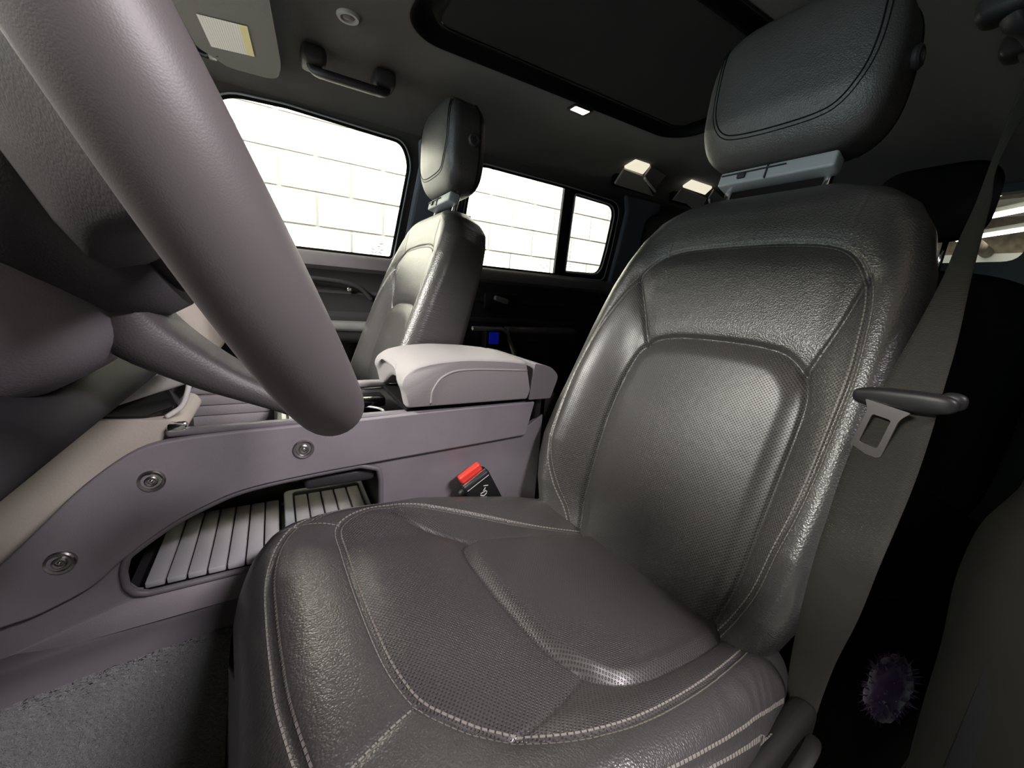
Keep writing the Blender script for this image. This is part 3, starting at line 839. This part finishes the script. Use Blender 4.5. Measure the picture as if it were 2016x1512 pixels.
def spoke(deg, path, hw, th, name, mt):
    """path: (radius, offset, halfwidth, thickness)"""
    V = []; F = []; n = 14
    Q = smooth_path([(r, o, w, t) for r, o, w, t in path], 6)
    a = math.radians(deg); dr = math.cos(a) * wd_ + math.sin(a) * wy; dt = -math.sin(a) * wd_ + math.cos(a) * wy
    for r, o, w, t in Q:
        for k in range(n):
            q = 2 * math.pi * k / n
            cx = math.copysign(abs(math.cos(q)) ** .5, math.cos(q)); sx = math.copysign(abs(math.sin(q)) ** .5, math.sin(q))
            V.append(wc + r * dr + w * cx * dt + (o + t * sx) * wn)
    m = len(Q)
    for i in range(m - 1):
        for k in range(n):
            l = (k + 1) % n; F.append((i * n + k, i * n + l, (i + 1) * n + l, (i + 1) * n + k))
    F.append(tuple(range(n))[::-1]); F.append(tuple((m - 1) * n + k for k in range(n)))
    return link(name, mk(V, F), mt, sw)
side = [(.188, -.006, .055, .010), (.165, -.016, .054, .013), (.13, -.032, .050, .018), (.08, -.045, .055, .024), (.03, -.05, .05, .025)]
spoke(270, side, 0, 0, 'spoke', 'spoke'); spoke(90, side, 0, 0, 'spoke', 'spoke')
low = [(.193, -.014, .045, .010), (.178, -.026, .036, .011), (.158, -.043, .031, .013), (.13, -.064, .031, .016), (.09, -.084, .038, .020), (.05, -.09, .045, .020)]
spoke(0, low, 0, 0, 'spoke', 'spoke')
link('airbag_cover', lathe([(.0, .004), (.04, .003), (.062, -.004), (.074, -.018), (.078, -.035), (.07, -.055), (.0, -.055)][::-1], 40, tuple(wc), tuple(wn)), 'plastic_dark', sw)
link('hub_shroud', lathe([(.0, -.045), (.082, -.050), (.085, -.075), (.075, -.105), (.0, -.105)][::-1], 40, tuple(wc), tuple(wn)), 'plastic_dark', sw)
# column shroud, dashboard underside and its face
dash = empty('dashboard', (-.45, CY, .6), 'dark dashboard with pale exposed cross beam behind the steering wheel', 'dashboard')
col = superell(1, 1, 1, 4, 4, 40, 30)
for v in col.vertices:
    x, y, z = v.co
    q = wc + (-.165 + .085 * x) * wn + y * .075 * wy + z * (.075 - .004 * x) * (-wd_) + .030 * wd_
    v.co = q
link('column_shroud', col, 'plastic_grey', dash)
link('knee_panel', plate(rpoly([(-.10, .650), (-.237, .552), (-.45, .40), (-.60, .40), (-.60, .78), (-.22, .74), (-.16, .70)], .02), [], .575, lambda x, z, d: (x, .08 + d, z)), 'knee', dash, 'auto', bevel=.01, seg=3)
link('dash_top', rbox((-.62, CY, .80), (.62, 1.46, .12), .04, 3), 'dash_top', dash, 'auto')
link('cross_beam', rbox((-.24, 1.16, .665), (.27, .60, .18), .03, 4), 'khaki', dash, 'auto')
link('dash_shelf', rbox((-.40, 1.12, .61), (.16, .74, .05), .015, 3), 'plastic_dark', dash, 'auto')
link('glovebox', rbox((-.44, 1.12, .50), (.14, .70, .18), .03, 3), 'plastic_dark', dash, 'auto')
# ---------------------------------------------------------------- centre console
YC0, YC1 = .68, .89
con = empty('center_console', (.05, CY, 0), 'grey centre console between the front seats with bolted side beam and open cubby', 'console')
BT = [(.469, .534), (.271, .532), (.12, .528), (.03, .527), (-.068, .525), (-.121, .522), (-.170, .512), (-.223, .473), (-.270, .422), (-.310, .380), (-.37, .318)]
BB = [(-.40, .300), (-.345, .312), (-.30, .313), (-.274, .315), (-.229, .331), (-.195, .360), (-.149, .392), (-.107, .413), (-.055, .431), (.028, .440), (.141, .446), (.300, .453), (.452, .460)]
bt_s = [tuple(p) for p in smooth_path(BT, 5)]; bb_s = [tuple(p) for p in smooth_path(BB, 5)]
beam_poly = bt_s + bb_s
def yflare(x): return -.05 * np.clip((-.12 - x) / .25, 0, 1) ** 1.5
for y, sg in ((YC0, 1), (YC1, -1)):
    bm_ = link('side_beam', plate(beam_poly, [], .016, lambda x, z, d: (x, y + sg * (yflare(x) - .004 + d), z)), 'plastic_beam', con, 'auto', bevel=.003, seg=3)
    for x, z in ((.028, .487), (-.158, .467), (-.251, .379)):
        yy = y + sg * (yflare(x) - .004)
        bo = link('bolt', lathe([(.0155, -.004), (.0155, .002), (.0140, .0038), (.0112, .0030), (.0105, .0005), (.0072, .0005), (.0072, .0028), (.0060, .0035), (.0042, .0030), (.0036, .0010), (0, .0010)][::1], 32, (x, yy, z), (0, -sg, 0)), 'steel', bm_, 'auto')
        link('bolt_pin', lathe([(.0022, .0), (.0022, .0032), (.0012, .0038)], 12, (x, yy, z), (0, -sg, 0)), 'chrome', bm_)
hole_top = [p for p in bb_s if -.196 <= p[0] <= .135]
hole = [(a, b - .004) for a, b in hole_top] + [(.146, .430), (.150, .41), (.150, .31), (.14, .290)] + [(-.178, .290), (-.192, .296), (-.200, .310), (-.201, .335)]
side_poly = [(.50, .50), (.50, .255), (-.34, .255), (-.42, .285), (-.36, .325)] + [(p[0], p[1] + .01) for p in bb_s[3:]]
link('side_panel', plate(side_poly, [hole], .012, lambda x, z, d: (x, YC0 + .006 + yflare(x) * .8 + d, z)), 'plastic_beam', con, 'auto', bevel=.0035, seg=3)
link('far_side_panel', plate(side_poly, [hole], .012, lambda x, z, d: (x, YC1 - .006 - yflare(x) * .8 - d, z)), 'plastic_beam', con, 'auto', bevel=.0035, seg=3)
rimp = [(x, YC0 + .004 + yflare(x) * .8, z) for x, z in rpoly(hole, .004, 2)]
link('cubby_lip', tube(rimp, .005, 8, closed=True), 'plastic_grey', con)
# stepped lower flank down to the carpet
def flank(u, v):
    prof = [(.262, .684), (.256, .672), (.250, .668), (.240, .668), (.222, .662), (.205, .650)]
    z, y = prof[int(v)]
    x = -.42 + .92 * u
    return (x, y + yflare(x) * .8, z)
link('lower_flank', grid_mesh(flank, np.linspace(0, 1, 40), range(6)), 'flank_dark', con)
# cubby inside: floor, rear and front walls, roof, ribbed mat
link('cubby_floor', rbox((-.03, CY, .278), (.36, .20, .016), .003), 'plastic_dark', con, 'auto')
link('cubby_roof', rbox((.02, CY, .462), (.44, .19, .012), .003), 'plastic_black', con, 'auto')
link('cubby_end', rbox((.160, CY, .37), (.014, .16, .19), .003), 'plastic_black', con, 'auto')
link('cubby_front', rbox((-.222, CY, .34), (.02, .20, .14), .004, rot=Matrix.Rotation(.35, 3, 'Y')), 'plastic_black', con, 'auto')
mt_ = empty('ribbed_mat', (-.09, CY, .29), 'ribbed grey rubber mat on the floor of the console cubby', 'mat')
xs = np.linspace(-.185, -.012, 8)
for i in range(7):
    w = xs[1] - xs[0]
    link('mat_strip', rbox(((xs[i] + xs[i + 1]) / 2, CY - .002, .298), (w - .0022, .192, .010), .0022, 2), 'rubber_mat', mt_, 'auto')
link('mat_backing', rbox((-.098, CY - .002, .2915), (.176, .190, .007), .001), 'seal', mt_, False)
tray = empty('charging_tray', (.07, CY, .29), 'raised grey phone tray with ribbed pad at the rear of the cubby', 'tray')
link('tray_frame', plate(rrect(-.004, .695, .148, .875, .012), [rrect(.012, .712, .140, .862, .008)], .028, lambda x, y, d: (x, y, .322 - d)), 'bracket', tray, 'auto', bevel=.002)
link('tray_floor', rbox((.072, CY, .300), (.140, .165, .012), .002), 'plastic_black', tray, 'auto')
for i in range(5):
    link('pad_rib', rbox((.026 + .025 * i, CY, .311), (.0225, .145, .012), .002), 'rubber_mat', tray, 'auto')
link('pull_bar', rbox((.085, .700, .418), (.115, .018, .026), .008, 3), 'plastic_dark', con, 'auto')
# upper open bin: floor, padded far wall, rails
link('bin_floor', rbox((.14, CY, .470), (.66, .19, .012), .003), 'plastic_black', con, 'auto')
for i in range(3):
    link('padded_panel', rbox((-.075, YC1 - .026 - .001 * i, .528 - .0185 * i), (.125, .012, .0178), .0025, 2), 'armrest_vinyl', con, 'auto')
link('far_rail', rbox((.03, YC1 - .006, .541), (.36, .022, .014), .005, 3), 'armrest_vinyl', con, 'auto')
link('near_rail', rbox((.16, YC0 + .012, .528), (.60, .018, .010), .004, 3), 'plastic_grey', con, 'auto')
link('bin_divider', rbox((.0, CY, .502), (.022, .17, .05), .006, 3), 'plastic_black', con, 'auto')
link('bin_front', rbox((-.145, CY, .49), (.02, .17, .05), .006, 3), 'plastic_black', con, 'auto')
lid = empty('switch_tray', (.02, .74, .52), 'pale silver tray panel set in the console top beside the wheel rim', 'panel')
link('panel_plate', rbox((.040, .765, .518), (.075, .130, .010), .003, 2), 'bracket', lid, 'auto')
link('panel_frame', plate(rrect(.0, .697, .082, .833, .008), [rrect(.006, .703, .076, .827, .006)], .006, lambda x, y, d: (x, y, .529 - d)), 'silver', lid, 'auto')
link('panel_slot', rbox((.046, .745, .5235), (.006, .05, .004), .001), 'seal', lid, False)
cup = empty('cup_holder', (.135, CY, .47), 'dark cup holder well in front of the armrest', 'cup holder')
link('well', lathe([(.040, .505 - .47), (.040, .01), (.036, .006), (.0, .006), (.0, .0), (.045, .0), (.045, .505 - .47)], 28, (.135, CY, .47)), 'gloss_black', cup, 'auto')
link('well_ring', tube([(.135 + .0425 * math.cos(a), CY + .0425 * math.sin(a), .506) for a in np.linspace(0, 2 * math.pi, 40, endpoint=False)], .003, 8, closed=True), 'silver', cup)
link('well_step', rbox((.135, .845, .515), (.11, .05, .02), .004), 'gloss_black', cup, 'auto')
# armrest lid
arm = empty('armrest_lid', (.33, CY, .54), 'light grey padded armrest lid on top of the console', 'armrest')
prof = [(.193, .541), (.186, .572), (.180, .585), (.186, .601), (.204, .615), (.240, .624), (.300, .629), (.380, .626), (.440, .620), (.455, .560), (.448, .541)]
ps = rpoly(prof, [.006, .012, .008, .012, .015, .02, .02, .02, .004, .004, .004], 5)
def amap(x, z, d):
    y = .672 + d
    return (x, y, z)
W_ = .225
def arm_surface():
    """crowned lid: section along x swept across y with rounded flanks"""
    n = len(ps); V = []; F = []
    ys = [(-1.0, .93), (-.985, .965), (-.95, .99), (-.90, 1.0)] + [(q, 1.0) for q in np.linspace(-.8, .8, 17)] + [(.90, 1.0), (.95, .99), (.985, .965), (1.0, .93)]
    c = np.mean(np.array(ps), 0)
    for q, sc in ys:
        for x, z in ps:
            top = np.clip((z - .56) / .06, 0, 1)
            notch = np.exp(-(q / .62) ** 6) * np.clip((.235 - x) / .05, 0, 1) * np.clip((.600 - z) / .03, 0, 1)
            zz = c[1] + (z - c[1]) * sc + .004 * top * (1 - q * q) + .042 * notch * (z < .60)
            xx = c[0] + (x - c[0]) * (sc * .5 + .5) + .012 * notch
            V.append((xx, CY + q * W_ / 2, zz))
    for j in range(len(ys) - 1):
        for i in range(n):
            k = (i + 1) % n
            F.append((j * n + i, j * n + k, (j + 1) * n + k, (j + 1) * n + i))
    F.append(tuple(range(n))); F.append(tuple((len(ys) - 1) * n + i for i in range(n))[::-1])
    me = mk(V, F); bm = bmesh.new(); bm.from_mesh(me); bmesh.ops.recalc_face_normals(bm, faces=bm.faces[:]); bm.to_mesh(me); bm.free()
    return me
link('pad', arm_surface(), 'armrest_vinyl', arm, 'auto', ang=50)
link('side_crease', tube(smooth_path([(.236, CY - W_ / 2 - .0005, .548), (.240, CY - W_ / 2 - .0012, .575), (.262, CY - W_ / 2 - .001, .600), (.31, CY - W_ / 2 + .0005, .609), (.44, CY - W_ / 2 + .0005, .604)], 8), .0022, 8), 'armrest_vinyl', arm)
link('end_cap', plate(rpoly([(.450, .541), (.458, .618), (.50, .610), (.522, .590), (.505, .541)], [.002, .004, .01, .012, .004]), [], W_ + .002, lambda x, z, d: (x, CY - W_ / 2 - .001 + d, z)), 'plastic_grey', arm, 'auto', bevel=.004, seg=3)
link('hinge_block', rbox((.51, CY, .50), (.06, .19, .10), .012, 3), 'plastic_black', con, 'auto')
link('rear_face', rbox((.50, CY, .30), (.03, .19, .50), .01), 'plastic_black', con, 'auto')
link('lid_gap', rbox((.33, CY, .5345), (.27, .20, .008), .002), 'seal', con, False)
# centre stack: pale side cheek, gear selector pod
cs = empty('center_stack', (-.30, CY, .3), 'pale khaki centre stack panel with silver gear selector pod', 'center stack')
link('side_cheek', plate(rpoly([(-.118, .526), (-.130, .543), (-.20, .548), (-.62, .60), (-.62, .18), (-.36, .25), (-.20, .46)], [.01, .02, .02, .02, .02, .02, .05]), [], .16, lambda x, z, d: (x, .702 + d, z)), 'khaki', cs, 'auto', bevel=.008, seg=3)
link('pod_shade_block', rbox((-.178, .785, .560), (.095, .150, .040), .006, 3, rot=Matrix.Rotation(-.35, 3, 'Y')), 'gloss_black', cs, 'auto')  # black block added for the dark shading under the selector pod
pod = rbox((-.160, .785, .590), (.090, .155, .026), .006, 3, rot=Matrix.Rotation(-.35, 3, 'Y'))
link('selector_pod', pod, 'alp_grey', cs, 'auto')
link('selector_screen', rbox((-.158, .760, .6045), (.052, .075, .004), .002, 2, rot=Matrix.Rotation(-.35, 3, 'Y')), 'gloss_black', cs, 'auto')
link('selector_button', rbox((-.160, .758, .6075), (.038, .055, .006), .002, 2, rot=Matrix.Rotation(-.35, 3, 'Y')), 'bracket', cs, 'auto')
link('pod_trim', tube(smooth_path([(-.112, .712, .598), (-.116, .711, .580), (-.124, .710, .560), (-.142, .709, .546)], 6), .0035, 8), 'print_white', cs)
link('power_socket', rbox((-.128, .694, .532), (.022, .02, .018), .004, 2), 'chrome', cs, 'auto')
# seat belt buckle
bk = empty('belt_buckle', (.345, .650, .30), 'black seat belt buckle with red release button beside the console', 'seat belt buckle')
BR = Matrix.Rotation(-.55, 3, 'Y')
def bpos(a, b, c): return tuple(BR @ Vector((a, b, c)) + Vector((.336, .650, .372)))
link('body', rbox(bpos(0, 0, -.015), (.058, .027, .095), .007, 3, rot=BR, taper=.12), 'plastic_black', bk, 'auto')
link('release_button', rbox(bpos(-.001, .004, .040), (.050, .015, .018), .004, 3, rot=BR), 'red', bk, 'auto')
link('slot_rim', rbox(bpos(0, -.0075, .0335), (.054, .004, .003), .001, 2, rot=BR), 'chrome', bk, 'auto')
link('slot_lip', rbox(bpos(0, -.0142, .022), (.052, .002, .0016), .0005, 1, rot=BR), 'silver', bk, 'auto')
link('stalk', rbox(bpos(.0, .002, -.085), (.034, .014, .07), .004, 2, rot=BR), 'plastic_dark', bk, 'auto')
link('boot', rbox(bpos(-.030, .012, -.020), (.03, .02, .075), .01, 3, rot=BR), 'plastic_black', bk, 'auto')
for i, (a, c, l, r) in enumerate(((.010, .006, .010, .6), (.004, .001, .008, -.5), (-.002, -.003, .010, .2), (-.006, -.008, .009, .9), (.001, -.010, .007, -.2), (-.004, -.015, .009, .4), (.005, -.005, .006, 1.2))):
    link('printed_mark', rbox(bpos(a, -.0142, c), (l, .0006, .0018), 0, rot=BR @ Matrix.Rotation(r, 3, 'Y')), 'print_white', bk, False)
# tunnel carpet, pile and rolled edge before the seat
def carp(u, v):
    x = -.50 + .44 * u
    prof = smooth_path([(.652, .215), (.640, .205), (.622, .17), (.606, .10), (.585, .03), (.52, .012), (.40, .008)], 6)
    k = min(int(v * (len(prof) - 1)), len(prof) - 2); f = v * (len(prof) - 1) - k
    y, z = prof[k] * (1 - f) + prof[k + 1] * f
    e = max(0, (u - .93) / .07)
    return (x, y + yflare(x) * .8 + .022 * e ** 3 + rng.uniform(-.0012, .0012), z + rng.uniform(-.0012, .0012))
struct(link('floor_carpet', grid_mesh(carp, np.linspace(0, 1, 150), np.linspace(0, 1, 150)), 'carpet'))
link('carpet_edge', tube(smooth_path([(-.058, .652, .214), (-.054, .628, .19), (-.056, .60, .10), (-.058, .575, .03)], 8), .007, 8), 'carpet', bpy.data.objects['floor_carpet'])
# ---------------------------------------------------------------- driver seat belt
belt = empty('seat_belt', (.78, .17, .30), 'grey seat belt hanging beside the driver seat with its metal tongue', 'seat belt')
def ribbon(pts, th=.0014):
    """pts: left edge, right edge pairs"""
    A = smooth_path([p[0] for p in pts], 8); B = smooth_path([p[1] for p in pts], 8)
    V = []; F = []
    n = len(A)
    for a, b in zip(A, B):
        for k in range(7):
            f = k / 6; V.append(a * (1 - f) + b * f)
    for i in range(n - 1):
        for k in range(6): F.append((i * 7 + k, i * 7 + k + 1, (i + 1) * 7 + k + 1, (i + 1) * 7 + k))
    return mk(V, F)
up = [((.80, .172, 1.09), (.82, .150, 1.09)), ((0.74, 0.166, 0.958), (0.74, 0.159, 0.956)), ((0.7, 0.16, 0.894), (0.7, 0.148, 0.892)), ((0.67, 0.158, 0.846), (0.67, 0.14, 0.844)), ((0.64, 0.155, 0.798), (0.64, 0.132, 0.799)), ((0.6, 0.156, 0.735), (0.6, 0.12, 0.74)), ((0.575, 0.159, 0.69), (0.575, 0.114, 0.695)), ((0.57, 0.158, 0.682), (0.57, 0.113, 0.686))]
dn = [((0.57, 0.158, 0.682), (0.57, 0.113, 0.686)), ((0.555, 0.162, 0.644), (0.555, 0.109, 0.65)), ((0.542, 0.164, 0.585), (0.542, 0.107, 0.599)), ((0.528, 0.162, 0.532), (0.528, 0.107, 0.552)), ((0.512, 0.159, 0.48), (0.512, 0.107, 0.51)), ((0.515, 0.159, 0.397), (0.515, 0.111, 0.445)), ((0.53, 0.159, 0.315), (0.53, 0.122, 0.361)), ((0.55, 0.152, 0.214), (0.55, 0.128, 0.252)), ((.565, .147, .10), (.565, .120, .12))]
for nm, pts in (('upper_webbing', up), ('lower_webbing', dn)):
    o = link(nm, ribbon(pts), 'webbing', belt)
    s = o.modifiers.new('t', 'SOLIDIFY'); s.thickness = .0014
tcv = link('tongue_cover', superell(.010, .042, .0115, 3, 3, 36, 20), 'plastic_black', belt, local=True)
tcv.location = Vector((.560, .1385, .6745)) - Vector(belt.location); tcv.rotation_euler = (-.10, 0, -.10)
tl = plate(rpoly([(.020, .0), (.014, -.010), (.0145, -.056), (-.0145, -.056), (-.014, -.010), (-.020, .0)], [.002, .006, .006, .006, .006, .002]), [rpoly([(.0085, -.013), (.0085, -.046), (-.0085, -.046), (-.0085, -.013)], .003)], .003, lambda a, b, d: (d, a, b))
to = link('tongue', tl, 'steel', belt, 'auto', local=True, bevel=.0008)
to.location = Vector((.548, .145, .6675)) - Vector(belt.location); to.rotation_euler = (.13, .05, -.1)
er = link('belt_stop', superell(.007, .010, .009, 2.5, 2.5, 20, 14), 'plastic_black', belt, local=True); er.location = Vector((.570, .104, .681)) - Vector(belt.location)
link('upper_anchor', rbox((.82, .158, 1.115), (.05, .02, .07), .009, 3), 'plastic_black', belt, 'auto')
# passenger seat belt by the B pillar
pb = empty('seat_belt', (.56, 1.42, .85), 'black seat belt loop on the pillar behind the passenger headrest', 'seat belt')
link('upper_anchor', rbox((.545, 1.425, 1.085), (.05, .03, .05), .012, 3), 'plastic_black', pb, 'auto')
link('webbing', ribbon([((.515, 1.405, 1.09), (.56, 1.40, 1.10)), ((.530, 1.395, 1.06), (.575, 1.39, 1.065)), ((.540, 1.395, .99), (.582, 1.392, .99)), ((.52, 1.40, .90), (.565, 1.40, .90)), ((.50, 1.40, .70), (.55, 1.40, .70))]), 'plastic_black', pb)
# ---------------------------------------------------------------- roof fittings
vs = empty('sun_visor', (-.05, 1.17, 1.25), 'grey passenger sun visor with a printed white label', 'sun visor')
vz = 1.245
vp = rpoly([(-.165, .92), (-.128, 1.29), (-.100, 1.315), (-.075, 1.345), (.030, 1.325), (.038, 1.24), (.010, .92)], [.02, .03, .01, .02, .03, .03, .02])
link('visor_board', plate(vp, [], .016, lambda x, y, d: (x, y, vz + d + .05 * max(0, -x))), 'visor', vs, 'auto', bevel=.005, seg=3)
lab = mk([(-.110, 1.135, vz - .0008 + .0055), (-.024, 1.107, vz - .0008 + .0012), (-.016, 1.232, vz - .0008 + .0008), (-.099, 1.259, vz - .0008 + .005)], [(0, 3, 2, 1)])
uv = lab.uv_layers.new(name='UVMap')
for l, q in zip(range(4), ((0, 0), (0, 1), (1, 1), (1, 0))): uv.data[l].uv = q
link('warning_label', lab, 'label_print', vs, False)
for v in vs.children[-1].data.vertices: pass
link('visor_clip', rbox((-.103, 1.325, vz + .012), (.016, .025, .012), .003, 2), 'silver', vs, 'auto')
link('pivot_arm', tube([(-.16, 1.36, vz + .03), (-.115, 1.34, vz + .014), (-.09, 1.30, vz + .010)], .006, 8), 'plastic_black', vs)
sn = empty('roof_sensor', (.160, 1.047, 1.283), 'round grey sensor in the headliner above the grab handle', 'sensor')
zc = float(roof_z(.16, 1.047))
link('bezel', lathe([(.0235, .006), (.0235, -.002), (.021, -.006), (.0155, -.006), (.0145, -.003), (.0145, .004)], 36, (.160, 1.047, zc)), 'bracket', sn, 'auto')
link('mesh_cap', lathe([(.0145, .003), (.0140, -.002), (.009, -.0045), (.0, -.005)], 36, (.160, 1.047, zc)), 'plastic_grey', sn)
def grab(loc, x0, x1, y, label, zb, drop=.035):
    g = empty('grab_handle', loc, label, 'handle', 'roof grab handles')
    P = smooth_path([(x0, y + .020, zb), (x0 + .006, y + .012, zb - drop * .75), (x0 + .030, y - .004, zb - drop), ((x0 + x1) / 2, y - .008, zb - drop * 1.05), (x1 - .030, y - .004, zb - drop), (x1 - .006, y + .012, zb - drop * .75), (x1, y + .020, zb)], 8)
    link('grip', tube(P, .0125, 12, flat=(1.7, .9)), 'plastic_dark', g)
    for x in (x0, x1): link('mount', rbox((x, y + .022, zb + .002), (.056, .070, .042), .014, 3), 'plastic_dark', g, 'auto')
    return g
grab((.19, 1.20, 1.26), .105, .270, 1.195, 'dark grab handle in the roof above the front passenger window', 1.272)
grab((1.15, .24, 1.22), 1.02, 1.18, .24, 'dark grab handle in the roof behind the driver headrest', 1.255)
dl = empty('dome_light', (.80, 1.05, 1.28), 'small lit courtesy lamp in the headliner behind the passenger seat', 'lamp')
zc = float(roof_z(.80, 1.06))
link('lens', rbox((.80, 1.057, zc - .001), (.052, .028, .006), .002, 2, rot=Matrix.Rotation(.1, 3, 'Z')), 'dome_lit', dl, 'auto')
link('lamp_frame', plate(rrect(.765, 1.035, .835, 1.079, .006), [rrect(.773, 1.042, .827, 1.072, .004)], .006, lambda x, y, d: (x, y, zc - .004 + d)), 'plastic_black', dl, 'auto')
# roof side lights at the rear: faceted window wells, each pane made to glow for the brightness outside
ALP = [dict(flank=[(1.221, 1.33, 1.229), (1.457, 1.33, 1.224), (1.315, 1.27, 1.266), (1.206, 1.27, 1.270)],
            pane=[(1.206, 1.27, 1.274), (1.312, 1.27, 1.272), (1.293, 1.22, 1.289), (1.214, 1.22, 1.289)],
            end=[(1.322, 1.272, 1.264), (1.440, 1.315, 1.243), (1.425, 1.25, 1.288), (1.301, 1.22, 1.287)]),
       dict(flank=[(1.587, 1.33, 1.235), (1.69, 1.33, 1.236), (1.74, 1.33, 1.222), (1.802, 1.33, 1.216), (1.741, 1.27, 1.260), (1.560, 1.27, 1.266)],
            pane=[(1.563, 1.27, 1.271), (1.722, 1.27, 1.269), (1.696, 1.22, 1.284), (1.553, 1.22, 1.284)],
            end=[(1.752, 1.27, 1.258), (1.850, 1.315, 1.226), (1.868, 1.25, 1.262), (1.710, 1.22, 1.279)])]
for i, q in enumerate(ALP):
    x0 = q['flank'][0][0]
    a = empty('roof_side_light', (x0 + .1, 1.30, 1.24), ['faceted grey roof side light nearer the rear side window', 'faceted grey roof side light farther back, above the rear headrest'][i], 'roof light', 'roof side lights')
    for nm, mt in (('flank', 'alp_grey'), ('pane', 'alpine_glow'), ('end', 'armrest_vinyl')):
        P = [Vector(p) for p in q[nm]]
        n_ = (P[1] - P[0]).cross(P[2] - P[0]).normalized()
        if n_.y > 0 or (n_.y == 0 and n_.z > 0): n_ = -n_
        k = len(P); V = [tuple(p) for p in P] + [tuple(p - n_ * .010) for p in P]
        Fc = [tuple(range(k)), tuple(range(k, 2 * k))[::-1]] + [(j, (j + 1) % k, (j + 1) % k + k, j + k) for j in range(k)]
        me = mk(V, Fc); bm = bmesh.new(); bm.from_mesh(me); bmesh.ops.recalc_face_normals(bm, faces=bm.faces[:]); bm.to_mesh(me); bm.free()
        link({'flank': 'lower_flank', 'pane': 'pane', 'end': 'end_flank'}[nm], me, mt, a, 'auto', bevel=.002)
    e0, e1 = Vector(q['end'][0]), Vector(q['end'][1])
    link('edge_strip', tube([tuple(e0 + Vector((0, -.004, -.004))), tuple(e1 + Vector((0, -.004, -.004)))], .005, 8), 'print_white', a)
    link('mounting_core', rbox((x0 + .13, 1.355, 1.262), (.24, .03, .06), .01), 'seal', a, 'auto')
# ---------------------------------------------------------------- rear bench
rs = empty('rear_seat', (1.45, CY, 0), 'dark rear bench seat behind the front seats', 'car seat')
def bshape(x, y, z): return (x + .12 * z, y, z)
def shifted(me, c): me.transform(Matrix.Translation(c)); return me
link('backrest', shifted(superell(.07, .63, .33, 6, 6, 72, 40, lambda x, y, z: (x + .28 * z, y, z)), (1.40, CY, .57)), 'bench_black', rs)
link('cushion', shifted(superell(.27, .63, .09, 6, 5, 72, 30), (1.16, CY, .30)), 'bench_black', rs)
for y, nm in ((1.265, 0), (CY, 1), (.425, 2)):
    h = link('headrest', shifted(superell(.05, .115, .095, 5, 4, 60, 40, lambda x, yy, z: (x + .1 * z, yy, z)), (1.50, y, (1.065 if nm != 1 else .99))), 'bench_black', rs)
    for s in (-.05, .05): link('headrest_post', tube([(1.49, y + s, .86), (1.50, y + s, 1.0)], .006, 8), 'chrome', h)
# purple fleece on the rear floor
pf = empty('fleece_toy', (1.0, .145, .0), 'fluffy purple fleece bundle on the floor behind the driver seat', 'toy')
V = []; F = []
core = superell(.06, .028, .06, 2.2, 2.2, 24, 16)
for v in core.vertices: v.co = v.co * (1 + rng.uniform(-.12, .12)) + Vector((1.0, .145, .06))
link('bundle', core, 'purple', pf)
tv = []; tf = []
for i in range(260):
    u = rng.normal(size=3); u /= np.linalg.norm(u); p = np.array((1.0, .145, .06)) + u * np.array((.058, .027, .058))
    q = rng.normal(size=3) * .006; e = p + u * rng.uniform(.008, .018) + q * .6
    s = np.cross(u, rng.normal(size=3)); s /= np.linalg.norm(s) + 1e-9; k = len(tv); s2 = np.cross(u, s)
    tv += [p + s * .003, p - s * .0015 + s2 * .0026, p - s * .0015 - s2 * .0026, e]; tf += [(k, k + 1, k + 3), (k + 1, k + 2, k + 3), (k + 2, k, k + 3)]
o = link('pile', mk(tv, tf), 'purple', pf, False); o['kind'] = 'stuff'
